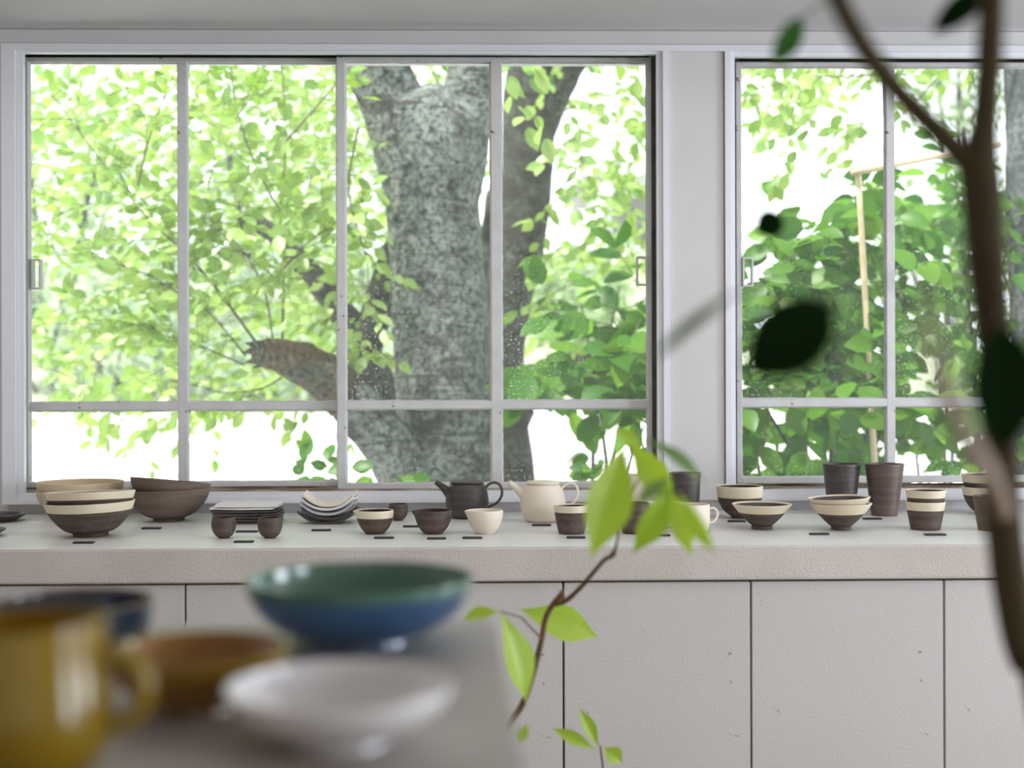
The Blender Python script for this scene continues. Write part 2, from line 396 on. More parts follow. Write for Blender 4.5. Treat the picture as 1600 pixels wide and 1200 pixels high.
YSB, YSA = YW+.055, YW+.095     # inner (front) and outer (rear) sash planes
def sash(parent, y, x0, x1, xm, z0, z1, zm, st, mu, pull, th=.03):
    """a metal sash with a middle mullion and one muntin; four panes"""
    b = MB(); pl = parent.location
    stl, str_ = st
    def bx(a, c): b.box(Vector(a)-pl, Vector(c)-pl)
    bx((x0, y, z0), (x0+stl, y+th, z1)); bx((x1-str_, y, z0), (x1, y+th, z1))
    bt, bb = .0125, .017
    bx((x0+stl, y, z1-bt), (x1-str_, y+th, z1)); bx((x0+stl, y, z0), (x1-str_, y+th, z0+bb))
    me = b.mesh(); f = link('sash_frame', me, M['sash'], parent)
    mod = f.modifiers.new('b', 'BEVEL'); mod.width = .0015; mod.segments = 2
    g = bevel_box('mullion', (xm-mu/2, y+.001, z0+bb-.002), (xm+mu/2, y+th-.002, z1-bt+.002), M['sash'], None, .002)
    g.parent = f; g.location -= pl
    g = bevel_box('muntin', (x0+stl-.002, y+.0015, zm-.012), (x1-str_+.002, y+th-.003, zm+.012), M['sash'], None, .002)
    g.parent = f; g.location -= pl
    for (xa, xb) in ((x0+stl, xm-mu/2), (xm+mu/2, x1-str_)):
        for (za, zb_) in ((z0+bb, zm-.012), (zm+.012, z1-bt)):
            g = bevel_box('glass_pane', (xa-.003, y+.017, za-.003), (xb+.003, y+.019, zb_+.003), M['glass'], None, 0)
            g.parent = f; g.location -= pl
            # putty bead round each pane, a little ragged
            pb = MB(); n = 60
            for (p0, p1, nx, nz) in (((xa, za), (xb, za), 0, 1), ((xb, za), (xb, zb_), -1, 0), ((xb, zb_), (xa, zb_), 0, -1), ((xa, zb_), (xa, za), 1, 0)):
                vs = []; fs = []
                for k in range(n+1):
                    t = k/n; xx = p0[0]+(p1[0]-p0[0])*t; zz = p0[1]+(p1[1]-p0[1])*t
                    wd = .0035 + .0022*noise.noise(Vector((xx*45, zz*45, 3.1)))
                    vs += [(xx, y+.008, zz), (xx+nx*wd, y+.0168, zz+nz*wd), (xx, y+.0168, zz)]
                for k in range(n):
                    i = k*3; fs += [(i, i+1, i+4, i+3), (i+1, i+2, i+5, i+4)]
                pb.add([Vector(v)-pl for v in vs], fs)
            link('putty', pb.mesh(), M['sash'], f)
    if pull:
        (xa, xb, za, zb_) = pull
        b = MB(); t = .0055
        for a, c in (((xa, za), (xa+t, zb_)), ((xb-t, za), (xb, zb_)), ((xa+t, za), (xb-t, za+t)), ((xa+t, zb_-t), (xb-t, zb_))):
            b.box(Vector((a[0], y-.004, a[1]))-pl, Vector((c[0], y+.0168, c[1]))-pl)
        link('pull_frame', b.mesh(), M['sash'], f)

for n, (x0, x1) in enumerate(((w1x0, w1x1), (w2x0, w2x1)), 1):
    root = empty('window_%d' % n, ((x0+x1)/2, YW+.1, zb)); root['kind'] = 'structure'
    pl = root.location
    # jamb liner, tracks
    b = MB()
    def bx(a, c, mi=0): b.box(Vector(a)-pl, Vector(c)-pl, mi)
    bx((x0+.0005, YW+.002, zb), (x0+.004, YO-.02, zt), 0); bx((x1-.004, YW+.002, zb), (x1-.0005, YO-.02, zt), 0)
    # outer stop that the sashes slide against
    ys = YSA+.032; e0 = X(43.5, ys) if n == 1 else X(1156, ys); e1 = X(1014, ys) if n == 1 else x1-.03
    bx((x0, ys, zb), (e0, YO-.002, zt-.001), 1); bx((e1, ys, zb), (x1, YO-.002, zt-.001), 1)
    bx((e0, ys, Z(95, ys)), (e1, YO-.002, zt-.001), 0)
    bx((x0, YW+.002, zb+.0005), (x1, YO-.02, zb+.004), 2)
    bx((x0, YW+.002, zt-.003), (x1, YO-.05, zt-.0005), 0)
    bx((x0, YSA-.008, zb+.004), (x1, YSA-.004, zb+.010), 2)
    link('track_liner', b.mesh(), [M['dark'], M['track'], M['sill_rust']], root)
    if n == 1:
        y = YSA
        sash(root, y, X(37.5, y), X(541, y), X(284.5, y), Z(760, y), Z(91, y), Z(633, y), (.0125, .028), .0275,
             (X(49, y), X(64, y), Z(451, y), Z(404, y)))
        y = YSB
        sash(root, y, X(526.5, y), X(1018.5, y), X(775.5, y), Z(764, y), Z(89.2, y), Z(632.5, y), (.0245, .0125), .0315,
             (X(994.5, y), X(1012.5, y), Z(446.5, y), Z(401, y)))
    else:
        y = YSB
        sash(root, y, X(1150.5, y), X(1150.5, y)+.95, X(1392, y), Z(757, y), Z(96, y), Z(631, y), (.0165, .0245), .026,
             (X(1160, y), X(1177, y), Z(448.5, y), Z(402.5, y)))
        y = YSA
        sash(root, y, x1-.92, x1-.012, x1-.46, Z(757, y), Z(96, y), Z(631, y), (.028, .0125), .0275, None)
        # packing strip that fills the head gap above the right-hand sash pair
        pass

# ------------------------------------------------------------------ worktop and cabinets
YF = onz(800, 854.5, ZT).y
ZA = ony(800, 908.5, YF).z
b = bevel_box('worktop', (XL+.001, YF, ZA), (XR-.001, YW-.001, ZT), [M['top'], M['apron']], None, .004)
for p in b.data.polygons:
    if p.normal.y < -.7: p.material_index = 1
tag(b, 'long off-white textured worktop shelf running under both windows', 'worktop')
seams = [X(288, YF, 1050), X(881, YF, 1050), X(1175.5, YF, 1050), X(1478.5, YF, 1050)]
wd = (seams[3]-seams[0])/4
edges = [seams[0]-2*wd, seams[0]-wd, seams[0], (seams[0]+seams[1])/2, seams[1], seams[2], seams[3], seams[3]+wd, seams[3]+2*wd]
where = ['plain white cabinet unit under the small rimmed plates, partly cut off', 'off-white cabinet unit behind the navy dish and yellow mug',
         'off-white cabinet unit behind the blue and green bowls', 'off-white cabinet unit behind the right end of the display table',
         'white cabinet unit behind the leafy branch, under the pale mugs', 'white cabinet unit beneath the two tall dark tumblers',
         'white cabinet unit behind the indoor tree trunk', 'white cabinet unit beyond the indoor tree']
for i in range(8):
    xa, xb = edges[i], edges[i+1]
    r = empty('cabinet', ((xa+xb)/2, YF+.03, 0)); tag(r, where[i], 'cabinet', 'cabinets under the worktop')
    bevel_box('carcass', (xa+.0005, YF+.034, 0.0), (xb-.0005, YW-.002, ZA-.0015), M['carcass'], r, 0)
    bevel_box('door', (xa+.0022, YF+.012, .03), (xb-.0022, YF+.033, ZA-.0062), M['door'], r, .0012)

# ------------------------------------------------------------------ pottery
def lathe(prof, n=48, wob=0.0, spout=None, tilt=None, seed=0, close=True):
    """prof: [(r, z, material)] from outer base centre, up the outside, over the rim and down the inside."""
    vs = []; fs = []; mi = []
    for j, (r, z, _m) in enumerate(prof):
        for k in range(n):
            a = 2*math.pi*k/n
            rr = r
            if wob: rr *= 1 + wob*noise.noise(Vector((math.cos(a)*1.1+seed, math.sin(a)*1.1, z*14)))
            x, y = rr*math.cos(a), rr*math.sin(a); zz = z
            if spout:                      # (angle, length, height from which it opens, drop)
                da = (a-spout[0]+math.pi) % (2*math.pi) - math.pi
                g = math.exp(-(da/.24)**2) * max(0, min(1, (z-spout[2])/max(1e-6, spout[3]-spout[2])))**1.5
                x += math.cos(spout[0])*g*spout[1]; y += math.sin(spout[0])*g*spout[1]; zz -= g*spout[1]*.15
            vs.append((x, y, zz))
    for j in range(len(prof)-1):
        for k in range(n):
            k2 = (k+1) % n
            fs.append((j*n+k, j*n+k2, (j+1)*n+k2, (j+1)*n+k)); mi.append(prof[j][2])
    c0 = len(vs); vs.append((0, 0, prof[0][1])); vs.append((0, 0, prof[-1][1]))
    for k in range(n):
        k2 = (k+1) % n
        fs.append((c0, k2, k)); mi.append(prof[0][2])
        q = (len(prof)-1)*n; fs.append((c0+1, q+k, q+k2)); mi.append(prof[-1][2])
    me = bpy.data.meshes.new('pot'); me.from_pydata(vs, [], fs)
    me.polygons.foreach_set('material_index', mi); me.update(); smooth(me, 50)
    return me

def vessel_prof(outer, th, foot, band=None, rimz=None, steps=7, m_out=0, m_band=1, m_in=2, inner_band=True):
    """outer: control points (r,z) of the outside from the foot edge up to the rim; th: wall; foot: (radius, height)."""
    H = outer[-1][1]
    o = spline(outer, steps)
    pr = []
    fr, fh = foot
    if fh > 0: pr += [(fr*.72, 0.0008, m_out), (fr*.9, 0, m_out), (fr, .0006, m_out), (fr*.98, fh, m_out)]
    else: pr += [(outer[0][0]*.9, 0, m_out)]
    for (r, z) in o:
        if fh > 0 and z < fh*.9: continue
        pr.append((r, z, m_band if band is not None and z >= band else m_out))
    if band is not None:                                     # crisp edge of the band
        k = next(i for i, q in enumerate(pr) if q[2] == m_band)
        a, b2 = pr[k-1], pr[k]
        t = (band-a[1])/max(1e-6, b2[1]-a[1]); pr.insert(k, (a[0]+(b2[0]-a[0])*t, band, m_band))
    rr, rz = o[-1]
    mb = m_band if band is not None else m_out
    pr.append((rr-th*.25, rz+th*.35, mb)); pr.append((rr-th*.75, rz+th*.3, mb if inner_band else m_in)); 
    inner = [(max(r-th, 0.001), z) for (r, z) in reversed(o[:-1]) if z > th*1.2+fh and r > th*2]
    for (r, z) in inner: pr.append((r, z, m_in))
    if inner: pr.append((inner[-1][0]*.5, inner[-1][1]-th*.6, m_in))
    return pr

def spot(px, py, z=ZT):
    p = onz(px, py, z); return p, depth(p)/2000.0    # metres per pixel there

def pot_obj(name, outer_px, px, py, mats, th_px=2.2, foot_px=(16, 4), band_px=None, spout=None, tilt=0, tilt_dir=0,
            lift_px=0, wob=.012, label=None, cat='bowl', group=None, parent=None, steps=7, D=None, table=None, n=48, inner_band=True, seed=None):
    p, s = spot(px, py, ZT if table is None else table)
    outer = [(r*s, h*s) for r, h in outer_px]
    pr = vessel_prof(outer, th_px*s, (foot_px[0]*s, foot_px[1]*s), band_px*s if band_px is not None else None, steps=steps, inner_band=inner_band)
    sp = None
    if spout: sp = (spout[0], spout[1]*s, spout[2]*s, outer[-1][1])
    me = lathe(pr, n, wob, sp, seed=(px*.37 if seed is None else seed))
    loc = p + Vector((0, 0, lift_px*s))
    o = link(name, me, mats, parent, loc if parent is None else (0, 0, lift_px*s))
    if tilt:
        o.rotation_euler = Matrix.Rotation(tilt, 3, Vector((math.cos(tilt_dir), math.sin(tilt_dir), 0))).to_euler()
    if parent is None: tag(o, label, cat, group)
    return o, p, s

def handle_mesh(ctrl, r, s, n=10, flat=1.0):
    """ctrl in pixels (x to the right, z up); gives an ear-shaped handle in the plane facing the window wall"""
    c = spline([(x*s, 0, z*s) for x, z in ctrl], 8)
    b = MB(); b.tube(c, r*s, n)
    for i, v in enumerate(b.v): b.v[i] = (v[0], v[1]*flat, v[2])
    me = b.mesh(); smooth(me); return me

BR = [M['brown'], M['cream'], M['inside']]
GT = 'stoneware tableware along the window worktop'
# stack of large bowls at the left
big = [(27, 3), (44, 13), (58, 29), (65, 44), (68, 56)]
cb = [M['cream_bowl'], M['cream_bowl'], M['cream_bowl']]
bk = [(26, 3), (44, 10), (58, 24), (64, 36), (65.5, 45)]
pot_obj('bowl', bk, 126, 811, cb, 2.4, (26, 4), label='lower cream bowl of the pair behind the banded bowls', group='large cream bowls')
pot_obj('bowl', bk, 126, 811, cb, 2.4, (26, 4), lift_px=13, label='upper cream bowl of the pair behind the banded bowls', group='large cream bowls')
fb = [(27, 5), (42, 12), (56, 27), (64, 40), (68, 53)]
pot_obj('bowl', fb, 142, 837, BR, 2.2, (27, 5), band_px=40, tilt=math.radians(-1.5), tilt_dir=math.pi/2, inner_band=True,
        label='lower large brown bowl with cream band at left of worktop', group='large banded bowls')
pot_obj('bowl', fb, 142, 837, BR, 2.2, (27, 5), band_px=42, lift_px=15.5, tilt=math.radians(-3.2), tilt_dir=.45,
        label='large banded bowl nested on top of another, cream rim uppermost', group='large banded bowls')
tb = [M['taupe'], M['taupe'], M['inside']]
dk = [(24, 4), (40, 11), (54, 25), (61, 38), (63.5, 49)]
pot_obj('bowl', dk, 264, 813, tb, 2.4, (24, 4), label='lower plain grey-brown bowl of the pair under the mullion', tilt=math.radians(-1), tilt_dir=math.pi/2, group='large plain brown bowls')
pot_obj('bowl', [(q[0]*.965, q[1]*.96) for q in dk], 262, 813, tb, 2.0, (20, 4), lift_px=15, tilt=math.radians(7.0), tilt_dir=2.3,
        label='upper plain grey-brown bowl tipped to one side on its twin', group='large plain brown bowls')
# rimmed plates at the very left
pl_ = [(22, 1.5), (27, 4), (33, 8), (38, 11)]
dp = [M['dark_plate']]*3
def plate(px, py, r, label):
    p, s = spot(px, py)
    pr = [(r*.55, 0, 0), (r*.62, .001, 0), (r*.63, 2*s, 0)]
    pr = [(r*.5*s, 0, 0), (r*.66*s, 0, 0), (r*.70*s, 2.4*s, 0), (r*.86*s, 6*s, 0), (r*s, 10*s, 0), (r*.99*s, 11.5*s, 0), (r*.83*s, 11.2*s, 0), (r*.78*s, 7*s, 0), (r*.74*s, 5.5*s, 0)]
    o = link('plate', lathe(pr, 56, .006), dp, None, p); tag(o, label, 'plate', 'dark rimmed plates')
plate(-4, 814, 43, 'dark plate with wide rim near the window casing')
plate(-34, 838, 41, 'dark rimmed plate closer to the worktop edge, mostly cut off')

# slate price tags
tags = [(131, 849, 32, 'banded bowls'), (237, 826.5, 30, 'tilted plain brown bowls'), (381, 847.5, 31, 'two small round cups'), (386, 831.5, 34, 'square plate stack'),
        (502, 829.5, 30, 'curved plate stack'), (600, 841.5, 31, 'cream-banded pouring bowl'), (643, 823.5, 26, 'small cup at the back'), (682, 842.5, 30, 'plain dark pouring bowl'),
        (738, 841.5, 31, 'ivory pouring bowl'), (846, 821.5, 30, 'ivory teapot'), (900, 841, 30, 'dark cup with cream rim'), (1031, 837.5, 33, 'dark mug behind the leaves'),
        (1151, 815.5, 28, 'banded bowl with upright sides'), (1280, 835.5, 30, 'nested conical bowls'), (1363, 811.5, 29, 'two tall tumblers'), (1461, 836.5, 33, 'nested cups')]
for (px, py, wpx, nm) in tags:
    p, s = spot(px, py)
    bm = bmesh.new(); bmesh.ops.create_cube(bm, size=1)
    for v in bm.verts: v.co = Vector((v.co.x*wpx*s, v.co.y*.020, v.co.z*.0042))
    bmesh.ops.bevel(bm, geom=[e for e in bm.edges], offset=.0012, segments=2, affect='EDGES')
    me = bpy.data.meshes.new('tag'); bm.to_mesh(me); bm.free()
    o = link('slate_tag', me, M['slate'], None, p+Vector((0, 0, .0021))); o.rotation_euler.z = R.uniform(-.06, .06)
    tag(o, 'thin black slate tag beside the ' + nm, 'tag', 'slate tags on the worktop')

# small round cups
sc = [(9, 1), (14.5, 6), (18.8, 16), (18.8, 25), (17.3, 32)]
for (px, py, k, lb) in ((350, 840.5, 1, 'small round brown cup overlapping the square plates'), (422, 840.5, 1, 'small round brown cup just right of the square plates'),
                        (622, 813, .80, 'small round brown cup far back between pouring bowls')):
    pot_obj('cup', [(a*k, b_*k) for a, b_ in sc], px, py, [M['brown'], M['brown'], M['inside']], 1.7, (9*k, 2), wob=.035, label=lb, cat='cup', group='small round cups')

# square plates stack
def dished_square(w_, d_, th, sag, corner, m, name, loc, rz, label, group, ridge=0):
    nx = 14; vs = []; fs = []
    for side in (0, 1):
        for j in range(nx+1):
            for i in range(nx+1):
                u = -1+2*i/nx; v = -1+2*j/nx
                x = u*w_/2*(1-.03*v*v); y = v*d_/2*(1-.03*u*u)
                z = sag*abs(u)**2.2 + corner*(u*u*v*v)**1.5 + .0006*noise.noise(Vector((u*2, v*2, loc[2]*90)))
                vs.append((x, y, z + (th if side else 0)))
    K = (nx+1)**2
    for j in range(nx):
        for i in range(nx):
            a = j*(nx+1)+i
            fs.append((a, a+nx+1, a+nx+2, a+1)); fs.append((K+a, K+a+1, K+a+nx+2, K+a+nx+1))
    for i in range(nx):
        fs.append((i, i+1, K+i+1, K+i)); a = nx*(nx+1)+i; fs.append((a+1, a, K+a, K+a+1))
        a = i*(nx+1); fs.append((a+nx+1, a, K+a, K+a+nx+1)); a = i*(nx+1)+nx; fs.append((a, a+nx+1, K+a+nx+1, K+a))
    me = bpy.data.meshes.new(name); me.from_pydata(vs, [], fs); me.update(); smooth(me, 40)
    o = link(name, me, m, None, loc); o.rotation_euler.z = rz; tag(o, label, 'plate', group); return o
p, s = spot(388, 815)
ordn = ['lowest', 'second from bottom', 'third from bottom', 'fourth from bottom', 'fifth from bottom']
for k in range(5):
    dished_square(100*s, .145, 3.0*s, 0, .8*s, M['dark_plate'], 'square_plate', p+Vector((R.uniform(-1, 1)*s*1.5, 0, k*4.4*s)), R.uniform(-.02, .02),
                  'dark brown square plate, %s of the square stack' % ordn[k], 'stacked square plates')
dished_square(100*s, .145, 2.6*s, 0, .8*s, M['white_plate'], 'square_plate', p+Vector((-2*s, 0, 22.2*s)), -.05, 'white square plate under the topmost white one', 'stacked square plates')
dished_square(100*s, .145, 2.6*s, 0, .8*s, M['white_plate'], 'square_plate', p+Vector((3*s, 0, 26*s)), .04, 'topmost white square plate of the square stack', 'stacked square plates')
# curved plates stack
p, s = spot(515, 816)
cp = [(0, 'dark_plate', 90, 15, 'lowest dark plate of the curved plate stack'), (7.0, 'dark_plate', 88, 15, 'second dark plate of the curved plate stack'),
      (14.0, 'grey_plate', 87, 15, 'blue-grey curved plate in the middle of the stack'), (21.5, 'white_plate', 84, 15, 'cream curved plate just under the topmost one'),
      (27.0, 'ivory', 81, 15, 'topmost cream curved plate with lifted ends')]
for k, (h, m, wpx, sg, lb) in enumerate(cp):
    dished_square(wpx*s, .115, 3.6*s, sg*s, 3.0*s, M[m], 'curved_plate', p+Vector((R.uniform(-1, 1)*s*2, 0, h*s)), (-.05, .06, .02, -.04, .03)[k], lb, 'stacked curved plates')

# pouring bowls
pb_ = [(15, 1), (22, 9), (27.5, 21), (29, 31), (28.6, 36)]
pot_obj('pouring_bowl', pb_, 586, 833.5, BR, 1.8, (15, 1), band_px=25, spout=(math.pi, 6, 24), label='brown pouring bowl with wide cream band', cat='bowl', group='pouring bowls')
pot_obj('pouring_bowl', pb_, 677, 833.5, [M['brown'], M['brown'], M['inside']], 1.8, (15, 1), spout=(math.pi*.97, 6, 24), label='plain dark brown pouring bowl before the dark teapot', cat='bowl', group='pouring bowls')
pot_obj('pouring_bowl', [(a*.97, c) for a, c in pb_], 758, 833.5, [M['ivory']]*3, 1.8, (15, 1), spout=(math.pi*1.03, 5, 24), label='ivory pouring bowl with small lip', cat='bowl', group='pouring bowls')

# teapots
def teapot(px, py, body, lid_r, m, label, spout_c, spout_r, handle_c, hr, rough_inside):
    p, s = spot(px, py); r = empty('teapot', p); tag(r, label, 'teapot', 'teapots on the worktop')
    prof = [(body[0][0]*.8*s, 0, 0)] + [(a*s, b_*s, 0) for a, b_ in spline(body, 8)]
    top = prof[-1]; prof += [(top[0]-1.5*s, top[1], 0), (top[0]-2.4*s, top[1]-4*s, 0)]
    link('body', lathe(prof, 64, .006, seed=px), m, r)
    H = top[1]
    lp = [(lid_r*.93*s, 0, 0), (lid_r*.95*s, 1.0*s, 0), (lid_r*s, 1.8*s, 0), (lid_r*1.0*s, 3.6*s, 0), (lid_r*.94*s, 4.8*s, 0), (lid_r*.6*s, 5.8*s, 0), (lid_r*.25*s, 6.2*s, 0)]
    link('lid', lathe(lp, 56, .004), m, r, (0, 0, H+.2*s))
    c = spline([(x*s, 0, z*s) for x, z in spout_c], 6); n = len(c)
    rr = [(spout_r[0]+(spout_r[1]-spout_r[0])*(i/(n-1))**.6)*s for i in range(n)]
    # hollow spout: out along the outside, back down the bore
    b = MB(); b.tube(list(c) + list(reversed(c[n//2:])), rr + [q*.72 for q in reversed(rr[n//2:])], 20, cap=False)
    me = b.mesh(); smooth(me, 50); link('spout', me, m, r)
    link('handle', handle_mesh(handle_c, hr, s), m, r)
teapot(730, 809, [(23, 0), (30, 7), (33.5, 22), (33, 34), (30, 46), (26, 53)], 27, M['brown_gloss'],
       'dark brown lidded teapot with looped handle, spout pointing left', [(-24, 33), (-31, 41), (-39, 49), (-49, 57)], (10.5, 4.0),
       [(28, 46), (34, 52), (42, 55), (50, 52), (54.5, 43), (53, 32), (45, 22), (31, 16)], 2.1, 0)
teapot(848, 815, [(22, 0), (29, 6), (35, 20), (35.5, 33), (32, 47), (26, 58)], 26.5, M['ivory'],
       'ivory lidded teapot with looped handle beside the dark teapot', [(-25, 37), (-33, 45), (-42, 53), (-52, 61)], (10.5, 4.2),
       [(29, 50), (35, 57), (43, 60), (51, 57), (55, 48), (53, 37), (45, 26), (34, 19)], 2.1, 0)

# cups and mugs behind the branch
def mug(px, py, outer, mats, label, hc, band=None, cat='mug', foot=(16, 1), hr=1.7):
    p, s = spot(px, py); r = empty('mug', p); tag(r, label, cat, 'mugs on the worktop')
    pot_obj('body', outer, px, py, mats, 1.9, foot, band_px=band, parent=r)
    if hc: link('handle', handle_mesh(hc, hr, s), mats[0], r)
pot_obj('cup', [(20, 1), (22, 8), (25.5, 26), (28, 44)], 893, 833.5, BR, 2, (20, 1), band_px=34, label='flared dark cup with cream rim partly behind the leaves', cat='cup')
mug(990, 833, [(17, 1), (20, 8), (23, 26), (25, 47)], [M['brown'], M['brown'], M['inside']], 'plain dark mug with thin looped handle behind the leaves',
    [(22, 38), (31, 38), (43, 34), (47, 25), (42, 14), (32, 9), (20, 10)])
mug(1038, 823, [(20, 1), (26, 5), (29, 18), (30, 38)], [M['ivory']]*3, 'ivory mug seen between hanging leaves, below the tall dark pot',
    [(28, 30), (36, 32), (42, 26), (40, 16), (30, 10)])
mug(1080, 832, [(20, 1), (26, 5), (29, 18), (28.5, 44)], [M['ivory']]*3, 'small ivory mug with ear handle beyond the branch tip',
    [(27, 37), (35, 38), (41, 32), (40, 23), (34, 16), (26, 15)])
pot_obj('pot', [(24, 1), (34, 10), (38, 30), (38, 56), (37, 64)], 1000, 807, [M['ivory']]*3, 2.2, (24, 1), label='large ivory pot behind the hanging leaves', cat='pot')
pot_obj('pot', [(20, 1), (22.5, 22), (24, 50), (25, 72)], 1070, 811, [M['brown_gloss'], M['brown_gloss'], M['inside']], 2.2, (20, 1), label='tall dark straight-sided pot against the wall post', cat='pot')

# bowls and cups on the right
pot_obj('bowl', [(15, 4), (25, 12), (33, 27), (35.6, 42), (35.8, 50)], 1156, 809.5, BR, 2, (14, 4), band_px=33, label='deep banded bowl with upright sides near the wall post', group='cream-banded tableware')
con = [(14.5, 5), (24, 13), (37, 27), (46.5, 39)]
pot_obj('bowl', con, 1190.5, 826.5, BR, 2, (16.5, 5), band_px=26, label='single conical bowl with cream band', steps=5, group='cream-banded conical bowls')
con2 = [(14.5, 5), (24, 13), (38, 28), (47.5, 41)]
pot_obj('bowl', con2, 1314, 827.5, BR, 2, (15.5, 5), band_px=26, steps=5, label='lower conical bowl of the nested pair', group='cream-banded conical bowls', tilt=math.radians(-.6), tilt_dir=math.pi/2)
pot_obj('bowl', con2, 1313, 827.5, BR, 2, (15.5, 5), band_px=29, steps=5, lift_px=9, tilt=math.radians(-2.6), tilt_dir=math.pi/2, label='upper conical bowl tipped on the nested pair', group='cream-banded conical bowls')
pot_obj('tumbler', [(20.5, 1), (22.5, 18), (26, 52), (29.3, 79)], 1315, 804, [M['brown_gloss'], M['brown_gloss'], M['inside']], 2, (20.5, 1), wob=.008, label='tall blue-black tumbler behind the nested conical bowls', cat='tumbler', group='tall tumblers')
pot_obj('tumbler', [(20, 1), (22.5, 18), (26.5, 52), (30.3, 80)], 1382, 805, [M['brown_red'], M['brown_red'], M['inside']], 2, (20, 1), wob=.008, label='tall reddish-brown tumbler standing clear of the bowls', cat='tumbler', group='tall tumblers')
cu = [(22.5, 1), (25, 14), (28.5, 32), (30.5, 43)]
pot_obj('cup', cu, 1446, 827, BR, 2, (22.5, 1), band_px=30.5, label='lower banded cup of the nested pair', cat='cup', group='nested banded cups', wob=.006)
pot_obj('cup', cu, 1446.5, 827, BR, 2, (22.5, 1), band_px=32, lift_px=18, label='upper banded cup of the nested pair', cat='cup', group='nested banded cups', wob=.006)
rb = [(17, 3), (26, 12), (34, 28), (36.5, 42)]
pot_obj('bowl', rb, 1541, 803, BR, 2, (17, 4), band_px=30, label='lower banded bowl stacked behind the indoor tree trunk', group='banded bowls by the tree')
pot_obj('bowl', rb, 1541, 803, BR, 2, (17, 4), band_px=30, lift_px=20, label='upper banded bowl stacked behind the indoor tree trunk', group='banded bowls by the tree')
pot_obj('cup', [(18, 1), (21, 18), (24, 40), (25.5, 53)], 1547, 828, [M['taupe'], M['taupe'], M['inside']], 2, (18, 1), label='plain grey-brown cup half hidden by the tree trunk', cat='cup')

# ------------------------------------------------------------------ display table and its bowls
ZB = EYE - 0.25
far = onz(772, 968, ZB); near = onz(812, 1200, ZB)
xr = far.x
t = empty('display_table', (xr-.75, .85, 0)); tag(t, 'grey-white painted display table holding the coloured glazed bowls', 'table')
bevel_box('tabletop', (xr-1.5, .42, ZB-.03), (xr, far.y, ZB), M['table'], t, .004)
for sx in (xr-1.45, xr-.09):
    for sy in (.48, far.y-.10):
        bevel_box('leg', (sx, sy, 0), (sx+.04, sy+.04, ZB-.0305), M['table'], t, .003)
ta = math.atan2(near.x+.003-far.x, far.y-near.y); piv = Vector((far.x, far.y, 0))
t.location = piv + Matrix.Rotation(ta, 3, 'Z') @ (t.location - piv); t.rotation_euler.z = ta
def table_pot(name, outer_px, px, py, mats, label, cat='bowl', th=4, foot=None, band=None, lift=0, **k):
    return pot_obj(name, outer_px, px, py, mats, th, foot or (outer_px[0][0], 0), band_px=band, label=label, cat=cat, table=ZB, lift_px=lift, n=72, **k)
bl = [(80, 8), (122, 24), (155, 48), (171, 72), (176, 86), (178, 99)]
table_pot('bowl', bl, 563, 1002, [M['blue'], M['green'], M['green']], 'large bowl, deep blue outside and sea-green inside', th=6, foot=(80, 8), group='coloured glazed bowls on the display table', band=86)
wb = [(76, 10), (122, 30), (158, 56), (173, 76), (177, 90)]
table_pot('bowl', wb, 532, 1160, [M['white_gloss']]*3, 'shallow glossy white bowl in front of the blue bowl', th=6, foot=(74, 8), group='coloured glazed bowls on the display table')
ab = [(64, 8), (100, 30), (128, 56), (142, 80), (146, 92)]
table_pot('bowl', ab, 305, 1107, [M['amber'], M['yellow'], M['amber_in']], 'amber glazed bowl beside the yellow mug', th=6, foot=(64, 8), band=86, group='coloured glazed bowls on the display table')
nb_ = [(96, 5), (112, 12), (122, 40), (126, 76)]
table_pot('dish', nb_, 112, 1015, [M['navy'], M['rimrust'], M['navy']], 'navy straight-sided dish with brown rim behind the mug', cat='dish', th=6, foot=(96, 5), band=75, group='coloured glazed bowls on the display table')
p, s = spot(40, 1218, ZB)
r = empty('mug', p); tag(r, 'large glossy yellow mug with rounded belly on the display table', 'mug')
mg = [(78, 2), (106, 18), (126, 55), (132, 105), (124, 180), (121, 249)]
pot_obj('body', mg, 40, 1218, [M['yellow'], M['yellow'], M['amber']], 5, (78, 2), parent=r, table=ZB, n=72)
link('handle', handle_mesh([(118, 188), (136, 197), (164, 189), (184, 156), (182, 118), (158, 90), (126, 82)], 15, s, 16, 1.25), M['yellow'], r)

# ------------------------------------------------------------------ leaves
def leaf_template(rows, fold=.18, droop=.10, curl=.0):
    vs = []; fs = []
    for (t, hw) in rows:
        z = -droop*t*t
        vs += [(t, -hw, z+fold*hw), (t, 0, z), (t, hw, z+fold*hw)]
    for i in range(len(rows)-1):
        a = i*3; fs += [(a, a+3, a+4, a+1), (a+1, a+4, a+5, a+2)]
    return np.array(vs), fs
SPRING = leaf_template([(0, .02), (.18, .20), (.42, .29), (.68, .24), (.88, .10), (1.0, .004)])
BROAD = leaf_template([(0, .02), (.16, .20), (.42, .31), (.70, .26), (.90, .12), (1.0, .004)], .22, .22)
LOW = leaf_template([(0, .03), (.4, .28), (.8, .18), (1.0, .01)])
def leaf_matrix(p, d, nrm, L):
    d = d.normalized(); nrm = (nrm - d*nrm.dot(d)).normalized(); y = nrm.cross(d)
    return Matrix(((d.x*L, y.x*L, nrm.x*L, p.x), (d.y*L, y.y*L, nrm.y*L, p.y), (d.z*L, y.z*L, nrm.z*L, p.z), (0, 0, 0, 1)))
def rv(s=1): return Vector((R.gauss(0, s), R.gauss(0, s), R.gauss(0, s)))
def in_view(p):
    q = CM.inverted() @ p
    if q.z > -.2: return False
    x = 800 - q.x/q.z*2000; y = 600 + q.y/q.z*2000
    if not (92 < y < 760): return False
    return 40 < x < 1018 or 1155 < x < 1600
